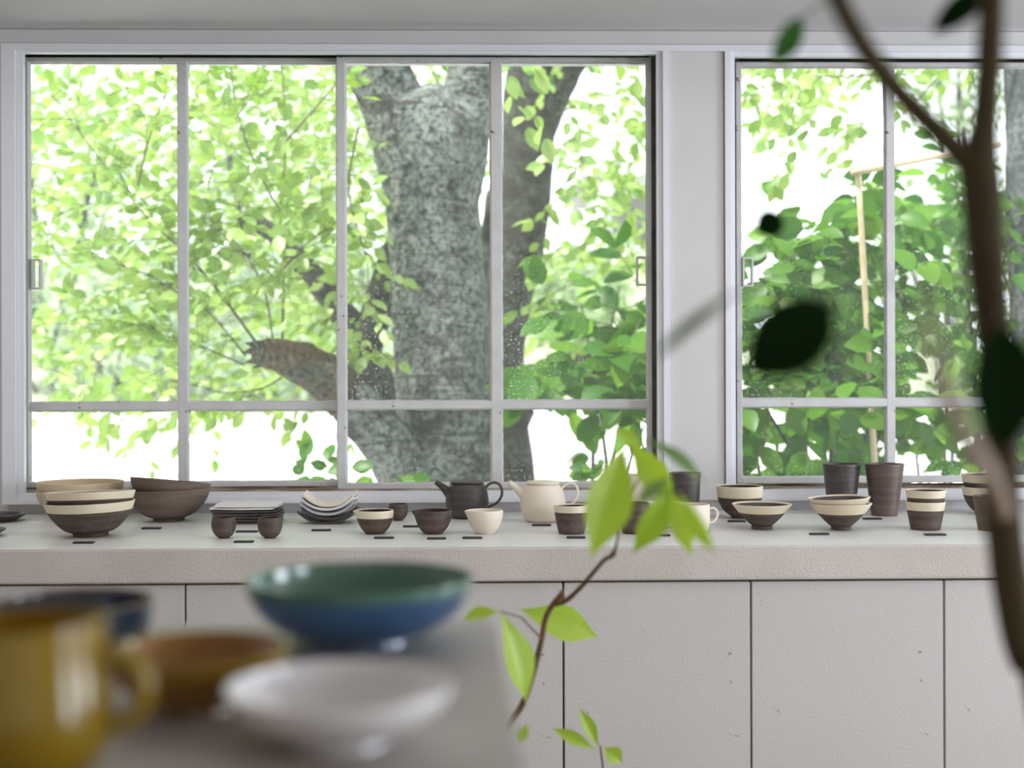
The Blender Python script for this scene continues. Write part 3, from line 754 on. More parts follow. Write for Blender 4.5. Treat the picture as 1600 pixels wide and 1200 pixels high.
def spray(p, d, n, sp, L, out, tw, droop=.25, face=.55, r=.0022, up=.45):
    """a twig with alternate leaves; leaf blades lie between horizontal and facing the house"""
    p = Vector(p); d = d.normalized(); pts = [p.copy()]
    side = Vector((0, 0, 1)).cross(d); side = side.normalized() if side.length > .1 else Vector((1, 0, 0))
    for k in range(n):
        d = (d + Vector((0, 0, -droop*sp*2)) + rv(.06)).normalized(); p = p + d*sp; pts.append(p.copy())
        sg = 1 if k % 2 else -1
        ld = (d*.6 + side*sg*.75 + Vector((0, 0, -.28)) + rv(.18)).normalized()
        nm = Vector((0, -face, up)) + rv(.33)
        out.append(leaf_matrix(p, ld, nm, L*R.uniform(.65, 1.15)))
    out.append(leaf_matrix(p, d+Vector((0, 0, -.2)), Vector((0, -face, up))+rv(.25), L))
    tw.append((pts, r))
def plant(root, leaves, tmpl, m, twigs, n_parts=300, twig_mat=None):
    base = root.location
    leaves = list(leaves)
    leaves.sort(key=lambda q: (0 if in_view(q.translation) else 1, depth(q.translation)/max(1e-6, q.to_scale().x)))
    one, rest = leaves[:n_parts], leaves[n_parts:]
    tv, tf = tmpl
    me = bpy.data.meshes.new('leaf'); me.from_pydata([tuple(v) for v in tv], [], tf); me.materials.append(m); me.update(); smooth(me)
    inv = Matrix.Translation(-base)
    for q in one:
        o = bpy.data.objects.new('leaf', me); C.objects.link(o); o.parent = root; o.matrix_basis = inv @ q
    if rest:
        A = np.array([[list(r_) for r_ in (inv @ q)] for q in rest])
        V = np.einsum('nij,vj->nvi', A[:, :3, :3], tv) + A[:, None, :3, 3]
        nv = len(tv); F = np.array(tf); FF = (F[None] + (np.arange(len(rest))*nv)[:, None, None]).reshape(-1, 4)
        me2 = bpy.data.meshes.new('leaves'); me2.vertices.add(V.shape[0]*nv); me2.vertices.foreach_set('co', V.reshape(-1))
        me2.loops.add(FF.size); me2.loops.foreach_set('vertex_index', FF.reshape(-1).astype(np.int32))
        me2.polygons.add(len(FF)); me2.polygons.foreach_set('loop_start', np.arange(0, FF.size, 4, dtype=np.int32))
        me2.update(calc_edges=True); me2.materials.append(m); smooth(me2)
        o = bpy.data.objects.new('leaves', me2); C.objects.link(o); o.parent = root; o['kind'] = 'stuff'
    if twigs:
        b = MB()
        for pts, r in twigs:
            n = len(pts)
            b.tube([x-base for x in pts], [max(.0008, r*(1-.7*i/(n-1))) for i in range(n)], 4, cap=False)
        me3 = b.mesh(); smooth(me3); o = link('twigs', me3, twig_mat or M['twig'], root); o['kind'] = 'stuff'
def region(poly, n):
    """n random pixels inside a polygon"""
    xs = [a for a, b_ in poly]; ys = [b_ for a, b_ in poly]; out = []
    while len(out) < n:
        x, y = R.uniform(min(xs), max(xs)), R.uniform(min(ys), max(ys)); c = False; j = len(poly)-1
        for i in range(len(poly)):
            (xi, yi), (xj, yj) = poly[i], poly[j]
            if (yi > y) != (yj > y) and x < (xj-xi)*(y-yi)/(yj-yi)+xi: c = not c
            j = i
        if c: out.append((x, y))
    return out

# ------------------------------------------------------------------ outdoors
GZ = -0.45
o = structbox('ground', (-40, YO+.26, GZ-.2), (40, 60, GZ), M['ground'])
def limb(b, ctrl, D0, n=5, seg=28, wob=.10, seed=0, base=Vector((0, 0, 0)), mi=0):
    """ctrl: (px, py, radius px[, depth])"""
    c = spline([(a[0], a[1], a[2], a[3] if len(a) > 3 else D0) for a in ctrl], n)
    b.tube([P(x, y, d)-base for x, y, r, d in c], [r*d/2000 for x, y, r, d in c], seg, mi=mi, wob=wob, seed=seed)

# --- big cherry-like tree with the broken limb
base = P(697, 1200, 5.5); base.z = GZ
tree = empty('tree', base); tag(tree, 'large lichen-covered forked tree standing close outside the window', 'tree')
b = MB()
trunk = [(700, 1230, 96), (700, 1000, 84), (698, 850, 76), (697, 750, 73), (694, 620, 75), (688, 500, 75), (681, 400, 74), (676, 310, 74), (674, 245, 80), (674, 185, 74), (674, 150, 50), (674, 132, 10)]
limb(b, trunk, 5.5, 6, 44, .07, 1, base)
limb(b, [(668, 330, 55), (645, 235, 62), (618, 170, 52), (592, 105, 49), (570, 30, 46), (548, -60, 42, 5.3)], 5.5, 6, 36, .08, 2, base)
limb(b, [(686, 330, 55), (706, 240, 56), (728, 170, 44), (742, 100, 40), (752, 20, 37), (765, -60, 34, 5.6)], 5.5, 6, 36, .08, 3, base)
me = b.mesh(); smooth(me); link('trunk', me, M['bark'], tree)
b = MB()
limb(b, [(668, 880, 40, 5.45), (645, 780, 42, 5.4), (612, 705, 42, 5.3), (570, 650, 41, 5.25), (540, 618, 39, 5.22), (528, 606, 37, 5.2)], 5.2, 6, 28, .12, 4, base)
me = b.mesh(); smooth(me); link('limb_base', me, M['bark'], tree)
b = MB()
st = [(545, 624, 38, 5.22), (525, 602, 38, 5.2), (480, 572, 35, 5.2), (440, 557, 27, 5.2), (408, 551, 20, 5.2), (396, 549, 16, 5.2)]
limb(b, st, 5.2, 6, 28, .16, 5, base)
def shard(x0, y0, x1, y1, r, dz=0):
    b.tube([P(x0, y0, 5.2+dz)-base, P((x0+x1)/2+R.uniform(-3, 3), (y0+y1)/2+R.uniform(-3, 3), 5.2+dz)-base, P(x1, y1, 5.2+dz)-base],
           [r*5.2/2000, r*.7*5.2/2000, .4*5.2/2000], 7)
for q in ((410, 540, 383, 536, 9, 0), (408, 550, 378, 552, 8, .02), (412, 560, 382, 566, 8, -.02), (420, 545, 395, 531, 8, .03), (430, 540, 416, 527, 6, 0), (415, 566, 392, 575, 5, .02)):
    shard(*q)
me = b.mesh(); smooth(me, 60); link('broken_limb', me, M['stub'], tree)
b = MB()
D2 = 6.0
limb(b, [(650, 700, 46, 5.8), (600, 625, 30, 5.9), (572, 560, 26), (535, 490, 23), (498, 440, 19), (462, 400, 15), (430, 368, 14), (395, 345, 13), (372, 338, 6)], D2, 5, 18, .25, 7, base)
limb(b, [(560, 600, 22), (575, 540, 23), (590, 480, 24), (604, 430, 22), (628, 370, 20)], 5.9, 5, 18, .2, 8, base)
limb(b, [(500, 445, 10), (470, 410, 15), (455, 420, 8)], D2, 4, 10, .3, 9, base)
me = b.mesh(); smooth(me); link('rear_limb', me, M['bark2'], tree)
# long thin shoots springing from the stub
shoots = [[(402, 538), (345, 460), (292, 398), (235, 345), (180, 280), (75, 140)], [(384, 556), (348, 512), (308, 472), (262, 440)],
          [(382, 570), (330, 548), (292, 530), (250, 510), (190, 507), (60, 505)], [(441, 535), (443, 430), (438, 330), (447, 220), (440, 90)],
          [(427, 536), (415, 460), (392, 410), (350, 360), (312, 335)], [(470, 462), (400, 410), (330, 350)], [(280, 458), (235, 432), (165, 405), (140, 395)],
          [(205, 305), (180, 260), (162, 248)], [(443, 420), (480, 380), (530, 345)], [(560, 200), (545, 300), (575, 420), (560, 520)],
          [(440, 590), (400, 610), (340, 612), (300, 600)], [(585, 470), (565, 520), (555, 560)], [(215, 290), (235, 210), (270, 120)], [(447, 220), (500, 160), (540, 110)],
          [(438, 330), (400, 260), (370, 170), (360, 90)]]
lv = []; tw = []
for k, sh in enumerate(shoots):
    dd = 5.15 + .12*(k % 4) - .05*k*.3
    c = spline([(x, y, dd+.02*i) for i, (x, y) in enumerate(sh)], 8)
    pts = [P(*q) for q in c]
    rr = .0075 if k in (0, 3) else .0055
    tw.append((pts, rr))
    for i in range(6, len(pts)-1, 3):
        d = (pts[i+1]-pts[i]).normalized()
        for sgn in (-1, 1):
            sd = Vector((R.gauss(0, .5), R.gauss(0, .5), R.gauss(.1, .3))) + d*.6
            spray(pts[i], sd, R.randint(3, 6), .045, .078, lv, tw, .3)
A = [(-20, 40), (545, 40), (600, 200), (612, 420), (560, 520), (500, 620), (470, 650), (40, 650), (-20, 640)]
pxs = region(A, 470)
for (x, y) in pxs:
    if x < 400 and y > 380 and R.random() < .5: continue
    d = R.uniform(5.0, 7.6)
    if d < 5.9 and 330 < x < 620 and 480 < y < 640: d = R.uniform(6.2, 7.6)
    dr = Vector((R.gauss(-.4, .7), R.gauss(0, .6), R.gauss(-.05, .35)))
    spray(P(x+30, y-10, d), dr, R.randint(5, 9), .05, R.uniform(.07, .095), lv, tw, .35)
for (x, y) in region([(40, 590), (250, 590), (270, 650), (180, 665), (80, 645)], 9) + [(195, 685), (240, 655), (120, 650)]:
    spray(P(x, y-30, R.uniform(5, 6)), Vector((R.gauss(-.2, .5), R.gauss(0, .4), -.5)), 4, .05, .078, lv, tw)
for (x, y, n) in ((470, 640, 3), (420, 640, 2), (530, 655, 3), (505, 635, 3)):
    spray(P(x, y-14, 5.6), Vector((R.gauss(0, .5), 0, -.5)), n, .05, .075, lv, tw)
# crown parts seen past the main trunk and at the top of the far window
for (x, y) in region([(755, 60), (800, 60), (835, 130), (820, 190), (790, 180), (765, 130)], 6):
    spray(P(x, y-20, R.uniform(4.8, 5.2)), Vector((.3, -.2, -.6)), 4, .05, .10, lv, tw)
for (x, y) in region([(640, 60), (705, 60), (700, 120), (675, 125), (650, 105)], 8):
    spray(P(x, y-20, 6.3), Vector((R.gauss(0, .5), 0, -.4)), 4, .05, .08, lv, tw)
plant(tree, lv, SPRING, M['leaf_spring'], tw)

# --- second trunk, behind
base = P(800, 1100, 6.3); base.z = GZ
t2 = empty('tree', base); tag(t2, 'slimmer leaning tree trunk just behind the big forked tree', 'tree')
b = MB()
limb(b, [(798, 1100, 48), (796, 850, 46), (790, 745, 46), (786, 680, 42), (783, 610, 36), (786, 540, 34), (797, 450, 38), (808, 400, 41), (820, 320, 40), (826, 230, 40), (830, 150, 42), (842, 90, 44), (850, 20, 40), (855, -60, 36)], 6.3, 6, 36, .08, 21, base)
limb(b, [(835, 215, 30), (856, 150, 34), (884, 100, 30), (915, 50, 27), (950, -40, 25)], 6.3, 6, 28, .1, 22, base)
limb(b, [(800, 680, 18), (822, 632, 18), (845, 628, 8)], 6.25, 5, 14, .2, 23, base)
limb(b, [(762, 560, 16, 6.3), (765, 470, 14, 6.4), (760, 400, 12, 6.5), (770, 300, 10, 6.6)], 6.4, 5, 12, .2, 25, base)
me = b.mesh(); smooth(me); link('trunk', me, M['bark2'], t2)
lv = []; tw = []
for (x, y) in region([(850, 60), (1040, 60), (1040, 330), (1000, 460), (940, 470), (870, 520), (845, 470), (862, 350), (868, 230), (880, 140)], 95):
    d = R.uniform(5.6, 7.4)
    dr = Vector((R.gauss(.2, .6), R.gauss(0, .6), R.gauss(-.2, .35)))
    spray(P(x, y-15, d), dr, R.randint(4, 7), .05, R.uniform(.07, .10), lv, tw, .35)
for (x, y) in region([(735, 200), (768, 200), (768, 420), (740, 420)], 10):
    spray(P(x, y, 7.0), rv(.5), 5, .05, .08, lv, tw)
for (x0, y0, x1, y1) in ((860, 520, 905, 500), (840, 480, 930, 420), (870, 300, 960, 210), (870, 180, 980, 130)):
    tw.append(([P(x0, y0, 6.2), P((x0+x1)/2, (y0+y1)/2-6, 6.1), P(x1, y1, 6)], .006))
plant(t2, lv, SPRING, M['leaf_spring'], tw)

# --- shrubs with broad leaves
def shrub(label, polys, L, m, base_px, D, n_parts=300, tmpl=BROAD, group='broad-leaved shrubs outside the windows', sp=.055):
    base = P(base_px, 900, D); base.z = GZ
    r = empty('shrub', base); tag(r, label, 'shrub', group)
    lv = []; tw = []
    for (poly, n, d0, d1) in polys:
        for (x, y) in region(poly, n):
            dr = Vector((R.gauss(0, .7), R.gauss(-.3, .5), R.gauss(.15, .5)))
            spray(P(x, y, R.uniform(d0, d1)), dr, R.randint(3, 6), sp, L*R.uniform(.8, 1.2), lv, tw, .3, .7, .003)
    # main stems fan out from the base
    b = MB()
    for k in range(9):
        poly = R.choice(polys)
        (x, y) = region(poly[0], 1)[0]; d = R.uniform(poly[2], poly[3]); tp = P(x, y, d)
        mid = base.lerp(tp, .5) + Vector((R.uniform(-.15, .15), R.uniform(-.1, .1), .15))
        c = spline([tuple(base + Vector((R.uniform(-.05, .05), R.uniform(-.05, .05), 0))), tuple(mid), tuple(tp)], 7)
        b.tube([Vector(q)-base for q in c], [.016-.012*i/(len(c)-1) for i in range(len(c))], 7)
    me = b.mesh(); smooth(me); link('stems', me, M['bark2'], r)
    plant(r, lv, tmpl, m, tw, n_parts)
    return r
shrub('broad-leaved green shrub low beside the leaning trunk', [([(850, 520), (900, 480), (960, 440), (1050, 440), (1050, 615), (840, 610), (830, 575)], 46, 4.9, 6.0),
      ([(990, 640), (1040, 640), (1040, 740), (1000, 740)], 3, 5.0, 5.6)], .145, M['leaf_broad'], 985, 5.3)
shrub('tall dark green shrub filling the narrow right window', [([(1165, 440), (1250, 390), (1310, 330), (1350, 290), (1400, 270), (1400, 640), (1150, 640)], 120, 4.7, 6.2),
      ([(1140, 640), (1400, 640), (1400, 700), (1140, 690)], 26, 4.7, 5.8),
      ([(1290, 690), (1400, 690), (1400, 800), (1290, 800)], 14, 4.8, 5.6), ([(1150, 730), (1180, 700), (1260, 760), (1240, 800), (1150, 800)], 3, 4.8, 5.6)],
      .135, M['leaf_broad'], 1290, 5.2)
shrub('dark leafy shrub behind the indoor tree trunk', [([(1400, 300), (1450, 260), (1530, 250), (1600, 300), (1640, 420), (1640, 640), (1400, 640)], 120, 5.4, 7.0),
      ([(1400, 640), (1640, 640), (1640, 800), (1420, 800)], 46, 5.2, 6.4)], .10, M['leaf_broad'], 1500, 5.9)
# upright pale leaves at the shrub's top
# --- rough trunk at the far right
base = P(1625, 1000, 6.0); base.z = GZ
t3 = empty('tree', base); tag(t3, 'rough grey tree trunk at the far edge of the right window', 'tree')
b = MB(); limb(b, [(1640, 1100, 60), (1634, 800, 52), (1632, 500, 50), (1626, 300, 50), (1622, 100, 50), (1624, -80, 46)], 6.0, 10, 36, .14, 31, base)
me = b.mesh(); smooth(me); link('trunk', me, M['bark3'], t3)
lv = []; tw = []
for (x, y) in region([(1150, 60), (1400, 60), (1390, 130), (1300, 170), (1290, 215), (1215, 215), (1200, 190), (1150, 240)], 58) + region([(1400, 60), (1560, 60), (1540, 120), (1410, 130)], 16) + region([(1330, 190), (1385, 180), (1385, 330), (1330, 290)], 6):
    d = R.uniform(5.2, 6.6)
    spray(P(x, y-12, d), Vector((R.gauss(-.5, .4), R.gauss(0, .4), R.gauss(-.25, .3))), R.randint(3, 6), .05, R.uniform(.075, .095), lv, tw, .35)
for (pp) in ([(1620, 40), (1540, 70), (1450, 60), (1380, 110), (1300, 120), (1200, 110)], [(1620, 60), (1500, 90), (1440, 150), (1380, 210)]):
    c = spline([(x, y, 5.9) for x, y in pp], 6); tw.append(([P(*q) for q in c], .010))
plant(t3, lv, SPRING, M['leaf_spring'], tw)

# --- bamboo canes
def cane(a, b_, r, label):
    o_ = P(*a); q = P(*b_); bb = MB(); n = 14
    pts = [o_.lerp(q, i/n)-o_ for i in range(n+1)]
    P2 = []; RR = []
    for i, p_ in enumerate(pts):
        P2.append(p_); RR.append(r*(1.0 if i % 2 else 1.18))
    bb.tube(P2, RR, 10); me = bb.mesh(); smooth(me)
    o = link('bamboo_cane', me, M['bamboo'], None, o_); tag(o, label, 'cane', 'bamboo canes among the shrubs')
foot = P(1372, 800, 4.62); 
c0 = P(1340, 262, 4.62); dirv = (P(1361, 630, 4.62)-c0).normalized(); k = (GZ-.05-c0.z)/dirv.z
e = c0 + dirv*k; ex, ey = to_px(e)
cane((1340, 258, 4.62), (ex, ey, depth(e)), .010, 'upright pale bamboo cane among the dark green leaves')
cane((1332, 270, 4.60), (1560, 226, 4.9), .0105, 'slanting pale bamboo crosspiece tied to the upright cane')

# --- little saplings whose tips show against the white wall
def sapling(px, py, D, label, n, L, spread):
    base = P(px, 900, D); base.z = GZ
    r = empty('sapling', base); tag(r, label, 'sapling', 'saplings outside the windows')
    lv = []; tw = []; top = P(px, py, D)
    c = [base.lerp(top, i/8)+Vector((.02*math.sin(i), 0, 0)) for i in range(9)]
    tw.append((c, .006))
    for k in range(n):
        d = Vector((R.gauss(0, 1)*spread, R.gauss(0, .3), R.uniform(-.1, .5)))
        spray(top-Vector((0, 0, R.uniform(0, .06))), d, R.randint(1, 3), .06, L, lv, tw, .4, .9)
    plant(r, lv, BROAD, M['leaf_broad'], tw, 300)
sapling(452, 745, 4.6, 'small sapling with drooping leaves under the broken limb', 4, .085, 1)
sapling(508, 738, 4.7, 'small sapling with round leaves beside the sash stile', 5, .085, 1)
sapling(600, 745, 4.7, 'small sapling at the foot of the big trunk', 5, .07, 1)
sapling(968, 715, 4.7, 'small sapling just beyond the leaves of the indoor branch', 6, .075, 1.3)

# --- retaining wall, bank, far shrubs, house
yw = 13.0
zwall = ony(400, 648, yw).z
o = structbox('wall_garden', (-14, yw, GZ), (14, yw+.3, zwall), M['gwall'])
b = MB()
vs = []; fs = []; nx, ny = 60, 14
for j in range(ny+1):
    for i in range(nx+1):
        x = -16+32*i/nx; y = yw+.3+9*j/ny
        vs.append((x, y, zwall-.05+ (2.6*(j/ny)**1.1)*(1 if x < 3 else max(.35, 1-(x-3)*.3)) + .18*noise.noise(Vector((x, y, 0)))))
for j in range(ny):
    for i in range(nx):
        a = j*(nx+1)+i; fs.append((a, a+1, a+nx+2, a+nx+1))
for i in range(nx): pass
b.add(vs, fs); me = b.mesh(); smooth(me); o = link('ground_bank', me, M['bank']); o['kind'] = 'structure'

def far_plant(name, cat, label, group, cx, cy, D, rx, ry, rz, n, L, m, trunk=False):
    c = P(cx, cy, D); base = Vector((c.x, c.y, zwall-.02))
    r = empty(name, base); tag(r, label, cat, group)
    lv = []
    for k in range(n):
        v = rv(1).normalized()*R.uniform(.25, 1)**.5
        p_ = c + Vector((v.x*rx, v.y*ry, v.z*rz))
        lv.append(leaf_matrix(p_, rv(1), Vector((0, -.7, .6))+rv(.5), L*R.uniform(.7, 1.3)))
    b = MB()
    for k in range(5 if not trunk else 3):
        tp = c + Vector((R.uniform(-.6, .6)*rx, R.uniform(-.4, .4)*ry, R.uniform(-.2, .5)*rz))
        cc = spline([tuple(base+Vector((R.uniform(-.1, .1), 0, -.15))), tuple(base.lerp(tp, .5)+Vector((R.uniform(-.2, .2), 0, 0))), tuple(tp)], 5)
        b.tube([Vector(q)-base for q in cc], [(.09 if trunk else .03)*(1-.7*i/(len(cc)-1)) for i in range(len(cc))], 7)
    me = b.mesh(); smooth(me); link('trunk' if trunk else 'stems', me, M['bark2'], r)
    plant(r, lv, LOW, m, None, 120)
# shrubs just above the retaining wall
names = ['grey-green shrub on the bank behind the left sash', 'rounded cool green shrub on the bank near the left casing', 'pale shrub on the bank behind the left mullion',
         'cool green shrub on the bank under the thin shoots', 'pale shrub on the bank behind the broken limb', 'low shrub on the bank beside the big trunk']
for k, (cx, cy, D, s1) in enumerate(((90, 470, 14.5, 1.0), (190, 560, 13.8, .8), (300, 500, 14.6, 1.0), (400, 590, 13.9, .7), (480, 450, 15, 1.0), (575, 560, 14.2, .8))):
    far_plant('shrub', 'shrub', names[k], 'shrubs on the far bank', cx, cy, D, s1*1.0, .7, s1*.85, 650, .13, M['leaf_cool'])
names = ['pale leafy tree in the distance at the left casing', 'pale distant tree behind the left mullion', 'pale distant tree behind the tall shoots',
         'pale distant tree behind the forked trunk', 'pale distant tree beyond the leaning trunk', 'pale distant tree at the top of the right window', 'pale distant tree behind the right shrub']
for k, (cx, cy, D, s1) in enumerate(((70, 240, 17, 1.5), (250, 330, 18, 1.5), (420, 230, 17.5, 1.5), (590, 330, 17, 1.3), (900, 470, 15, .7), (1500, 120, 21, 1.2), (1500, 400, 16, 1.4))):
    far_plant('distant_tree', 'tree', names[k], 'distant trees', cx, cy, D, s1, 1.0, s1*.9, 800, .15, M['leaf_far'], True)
# pale house
yh = 24.0
hx0, hx1 = ony(925, 400, yh).x, ony(1120, 400, yh).x
hz = ony(1000, 268, yh).z
hr = empty('house', ((hx0+hx1)/2, yh, GZ)); tag(hr, 'pale rendered house with grey roof far beyond the trees', 'house')
bevel_box('wall', (hx0+.3, yh, GZ), (hx1-.3, yh+5, hz), M['house'], hr, .02)
b = MB(); pl = hr.location; zr = ony(1000, 232, yh).z
v = [(hx0-.2, yh-.5, hz), (hx1+.2, yh-.5, hz), (hx1+.2, yh+5.5, hz), (hx0-.2, yh+5.5, hz), (hx0+.6, yh+1.2, zr), (hx1-.6, yh+1.2, zr), (hx1-.6, yh+3.6, zr), (hx0+.6, yh+3.6, zr)]
b.add([Vector(q)-pl for q in v], [(0, 3, 2, 1), (4, 5, 6, 7), (0, 1, 5, 4), (1, 2, 6, 5), (2, 3, 7, 6), (3, 0, 4, 7)])
link('roof', b.mesh(), M['roof'], hr)
b = MB(); b.box(Vector((hx0-.25, yh-.56, hz-.14))-pl, Vector((hx1+.25, yh-.5, hz+.02))-pl); link('gutter', b.mesh(), M['house'], hr)
for xx in (.12,):
    x = hx0+(hx1-hx0)*xx
    z0 = ony(1000, 385, yh).z
    f = bevel_box('window_frame', (x, yh-.05, z0), (x+1.2, yh-.001, z0+1.0), M['casing'], hr, .01)
    g = bevel_box('pane', (x+.08, yh-.07, z0+.08), (x+1.12, yh-.052, z0+.92), M['roof'], None, 0); g.parent = f; g.location -= (f.location+pl)

# ------------------------------------------------------------------ indoor plants
def leaf_blade(base_, tip, width, facing, name, m, parent, bend=.12, fold=.15, shape=None, twist=0):
    base_ = Vector(base_); tip = Vector(tip); ax = tip-base_; L = ax.length; x = ax/L
    nrm = facing - x*facing.dot(x); nrm.normalize(); y = nrm.cross(x)
    rows = shape or [(0, .02), (.06, .10), (.16, .32), (.30, .68), (.45, .93), (.58, .97), (.70, .80), (.82, .46), (.92, .16), (1.0, .005)]
    vs = []; fs = []; K = 7
    for (t, h) in rows:
        c = base_ + ax*t + nrm*(bend*L*4*t*(1-t))
        for k in range(K):
            u = -1+2*k/(K-1)
            vs.append(c + y*(u*h*width/2) + nrm*(fold*abs(u)*h*width/2 + .012*width*math.sin(t*16+k)) - parent.location)
    for i in range(len(rows)-1):
        for k in range(K-1):
            a = i*K+k; fs.append((a, a+1, a+K+1, a+K))
    me = bpy.data.meshes.new(name); me.from_pydata([tuple(v) for v in vs], [], fs); me.update(); smooth(me)
    o = link(name, me, m, parent)
    return o
# fresh green branch in a floor vase behind the table
D0 = 2.3
vb = P(800, 1400, 2.15); vb.z = 0
va = link('vase', lathe([(.07, 0, 0), (.095, .01, 0), (.12, .12, 0), (.11, .26, 0), (.06, .38, 0), (.045, .44, 0), (.052, .47, 0), (.046, .472, 0), (.038, .44, 0), (.045, .38, 0), (.03, .05, 0)], 40), M['pot'], None, vb)
tag(va, 'pale ceramic floor vase behind the display table holding the leafy branch', 'vase')
br = empty('leafy_branch', vb+Vector((0, 0, .44))); tag(br, 'cut branch with large fresh green drooping leaves rising beside the display table', 'branch')
off = br.location
stem = [(770, 1185, 5, 2.28), (795, 1135, 5, 2.28), (818, 1097, 5, 2.28), (835, 1045, 5, 2.28), (846, 1000, 4.6, 2.28), (853, 965, 4.4, 2.28), (866, 942, 4.6, 2.28), (880, 928, 4.6, 2.28)]
b = MB()
low = [vb+Vector((.01, 0, .06)), vb+Vector((.02, 0, .45)), vb.lerp(P(765, 1200, 2.28), .75)]
main = [tuple(q) + (.0065,) for q in low] + [tuple(P(x, y, d)) + (r*d/2000,) for x, y, r, d in stem]
c = spline(main, 6); b.tube([Vector(q[:3])-off for q in c], [q[3] for q in c], 10, wob=.08)
b.tube([P(870, 938, 2.28)-off, P(878, 926, 2.28)-off, P(879.5, 921, 2.28)-off], [.0055, .004, .002], 8)
c = spline([tuple(P(x, y, d)) + (r*d/2000,) for x, y, r, d in ((868, 944, 4.0, 2.28), (886, 937, 4.0, 2.26), (905, 920, 3.8, 2.24), (925, 897, 3.6, 2.2), (945, 874, 3.6, 2.12), (960, 862, 4.2, 2.05), (975, 800, 3, 1.98), (1000, 740, 2.6, 1.9), (1000, 700, 2.2, 1.9))], 6)
b.tube([Vector(q[:3])-off for q in c[:31]], [q[3] for q in c[:31]], 10, wob=.1)
b.tube([Vector(q[:3])-off for q in c[30:]], [q[3]*.55 for q in c[30:]], 8)
b.tube([P(1000, 740, 1.9)-off, P(1030, 745, 1.92)-off, P(1048, 758, 1.93)-off], [.0018, .0016, .0014], 6)
b.tube([P(848, 1000, 2.28)-off, P(815, 965, 2.2)-off, P(782, 955, 2.1)-off], [.002, .0016, .0013], 6)
c = spline([tuple(q) for q in (vb+Vector((.02, .01, .10)), vb+Vector((.03, .02, .46)), vb.lerp(P(930, 1330, 2.45), .85)+Vector((0, 0, .03)), P(942, 1240, 2.5), P(938, 1165, 2.5))], 5)
b.tube([Vector(q)-off for q in c], [.0035-.0017*i/(len(c)-1) for i in range(len(c))], 6)
me = b.mesh(); smooth(me); link('stem', me, M['stem'], br)
F = Vector((0, -1, .25))
Lm = M['leaf_magnolia']
def lf(x0, y0, x1, y1, wpx, D, tilt=(0, 0, 0), m=Lm, bend=.06, fold=.3, dt=0, shape=None):
    leaf_blade(P(x0, y0, D), P(x1, y1, D+dt), wpx*D/2000, F+Vector(tilt), 'leaf', m, br, bend, fold, shape)
lf(975, 694, 922, 874, 76, 1.65, (.15, 0, 0), dt=-.05)
lf(984, 690, 1052, 782, 50, 1.75, (-.4, 0, .1))
lf(1052, 752, 987, 866, 50, 1.75, (.5, 0, .1), m=leaf_mat('deeper_green_leaf', [(.30, .50, .02), (.33, .52, .03)], .5, .4, .05))
lf(1046, 762, 1081, 870, 34, 1.72, (-.3, 0, 0))
lf(1058, 765, 1118, 866, 28, 1.45, (-.5, 0, 0), bend=.1)
lf(1050, 745, 992, 790, 26, 1.5, (.1, 0, .5), m=M['leaf_sage'])
lf(1005, 684, 1102, 756, 30, 1.5, (0, 0, .9), m=M['leaf_sage'])
lf(1003, 706, 960, 668, 26, 1.9, (0, 0, .5))
lf(925, 697, 870, 740, 13, 1.5, (.2, 0, .9), m=M['leaf_sage'])
lf(812, 952, 935, 996, 58, 2.3, (.1, 0, .2), dt=.03, bend=.03)
lf(782, 955, 822, 1098, 62, 2.05, (.8, 0, .1), bend=.04)
lf(780, 955, 722, 968, 26, 2.0, (0, 0, .5))
lf(935, 1168, 905, 1106, 22, 2.5, (0, 0, .3)); lf(930, 1172, 862, 1138, 22, 2.5, (0, 0, .3)); lf(943, 1168, 972, 1192, 30, 2.5, (0, 0, .2))
lf(824, 1130, 812, 1160, 18, 2.0, (0, 0, .2))

# dark-leaved indoor tree in a pot
pb0 = P(1660, 1200, 1.15); pb0.z = 0
po = empty('plant_pot', pb0); tag(po, 'round pale planter holding the indoor tree', 'pot')
link('planter', lathe([(.10, 0, 0), (.14, .01, 0), (.17, .30, 0), (.175, .32, 0), (.16, .32, 0), (.155, .27, 0)], 48), M['pot'], po)
link('soil', lathe([(.10, .24, 0), (.153, .25, 0), (.153, .268, 0), (.08, .275, 0)], 32), M['soil'], po)
TK = 1.25
it = empty('indoor_tree', pb0+Vector((0, 0, .27))); tag(it, 'slender forked indoor tree with dark oval leaves, close to the camera', 'tree')
off = it.location
b = MB()
lowp = [(pb0.x, pb0.y, .27, .016), (pb0.x+.03, pb0.y-.01, .5, .015)]
tr = [(1640, 1110, 26, 1.12), (1604, 1020, 25, 1.10), (1583, 930, 24, 1.08), (1568, 820, 23, 1.06), (1563, 700, 23, 1.05), (1560, 600, 22, 1.04), (1549, 480, 24, 1.03), (1540, 380, 25, 1.02), (1534, 300, 27, 1.01), (1530, 255, 26, 1.0), (1538, 200, 19, 1.0), (1544, 120, 17, .99), (1548, 40, 16, .98), (1552, -60, 15, .96), (1560, -240, 12, .95), (1575, -380, 7, .94), (1580, -450, 2, .93)]
c = spline(lowp + [tuple(P(x, y, d)) + (r*d/2000,) for x, y, r, d in tr], 6)
b.tube([Vector(q[:3])-off for q in c], [q[3]*TK for q in c], 18, wob=.06)
c = spline([tuple(P(x, y, d)) + (r*d/2000,) for x, y, r, d in ((1535, 300, 18, 1.01), (1515, 258, 18, 1.0), (1470, 210, 16, 1.0), (1410, 150, 15, 1.0), (1365, 95, 14.5, .99), (1325, 30, 14, .98), (1290, -50, 13, .96), (1240, -180, 9, .95), (1215, -300, 5, .94), (1205, -350, 1.5, .93))], 6)
b.tube([Vector(q[:3])-off for q in c], [q[3]*1.2 for q in c], 16, wob=.06)
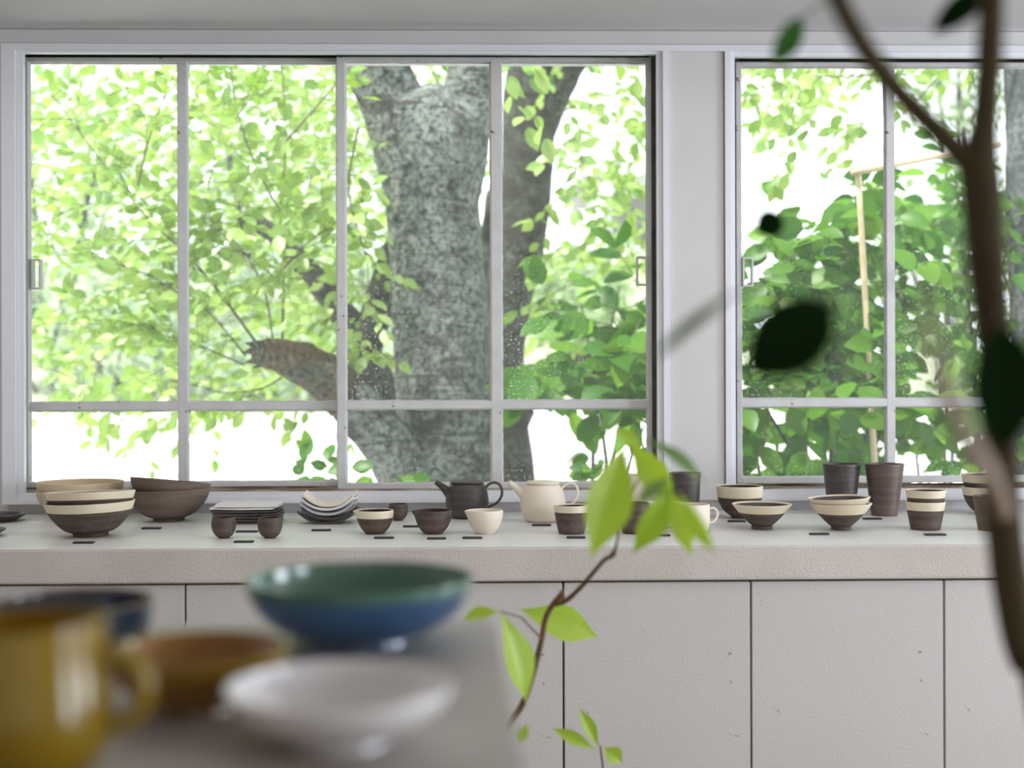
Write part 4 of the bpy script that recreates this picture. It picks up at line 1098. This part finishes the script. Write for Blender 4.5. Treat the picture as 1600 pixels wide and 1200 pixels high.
me = b.mesh(); smooth(me); link('trunk', me, M['fig_stem'], it)
b = MB()
c = spline([tuple(P(x, y, d)) + (r*d/2000,) for x, y, r, d in ((1568, 800, 17, 1.02), (1548, 745, 19, .9), (1510, 685, 22, .76), (1480, 610, 19, .68), (1458, 545, 15, .62), (1440, 485, 11, .58))], 6)
b.tube([Vector(q[:3])-off for q in c], [q[3]*.82 for q in c], 16, wob=.06)
me = b.mesh(); smooth(me); link('side_branch', me, M['fig_stem_pale'], it)
OV = [(0, .05), (.06, .34), (.16, .66), (.30, .92), (.45, 1.0), (.60, .97), (.75, .80), (.88, .50), (.96, .24), (1.0, .02)]
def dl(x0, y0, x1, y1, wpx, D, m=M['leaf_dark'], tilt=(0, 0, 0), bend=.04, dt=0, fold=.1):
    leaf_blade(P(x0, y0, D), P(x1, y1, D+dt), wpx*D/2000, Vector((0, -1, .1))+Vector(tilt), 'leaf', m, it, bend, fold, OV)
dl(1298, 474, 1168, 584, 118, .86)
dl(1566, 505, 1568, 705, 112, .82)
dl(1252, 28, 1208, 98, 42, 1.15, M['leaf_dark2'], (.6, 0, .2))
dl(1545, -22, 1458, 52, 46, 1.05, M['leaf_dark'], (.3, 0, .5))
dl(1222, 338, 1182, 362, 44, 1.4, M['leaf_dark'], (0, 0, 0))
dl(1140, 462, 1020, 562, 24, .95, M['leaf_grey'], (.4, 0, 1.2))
b = MB()
for pts in ([(1548, 440, 1.03), (1430, 432, .96), (1298, 474, .86)], [(1556, 478, 1.04), (1562, 488, .93), (1566, 507, .82)], [(1320, 20, .98), (1285, 5, 1.08), (1252, 30, 1.15)],
            [(1549, 10, .98), (1552, -20, 1.03), (1543, -20, 1.05)], [(1412, 152, 1.0), (1320, 235, 1.2), (1221, 339, 1.4)], [(1300, 473, .87), (1220, 455, .92), (1138, 463, .95)],
            [(1440, 485, .58), (1434, 470, .57), (1430, 450, .56)]):
    c = spline([tuple(P(*q)) for q in pts], 5)
    b.tube([Vector(q)-off for q in c], .0011, 6)
me = b.mesh(); smooth(me); link('leaf_stalks', me, M['fig_stem'], it)
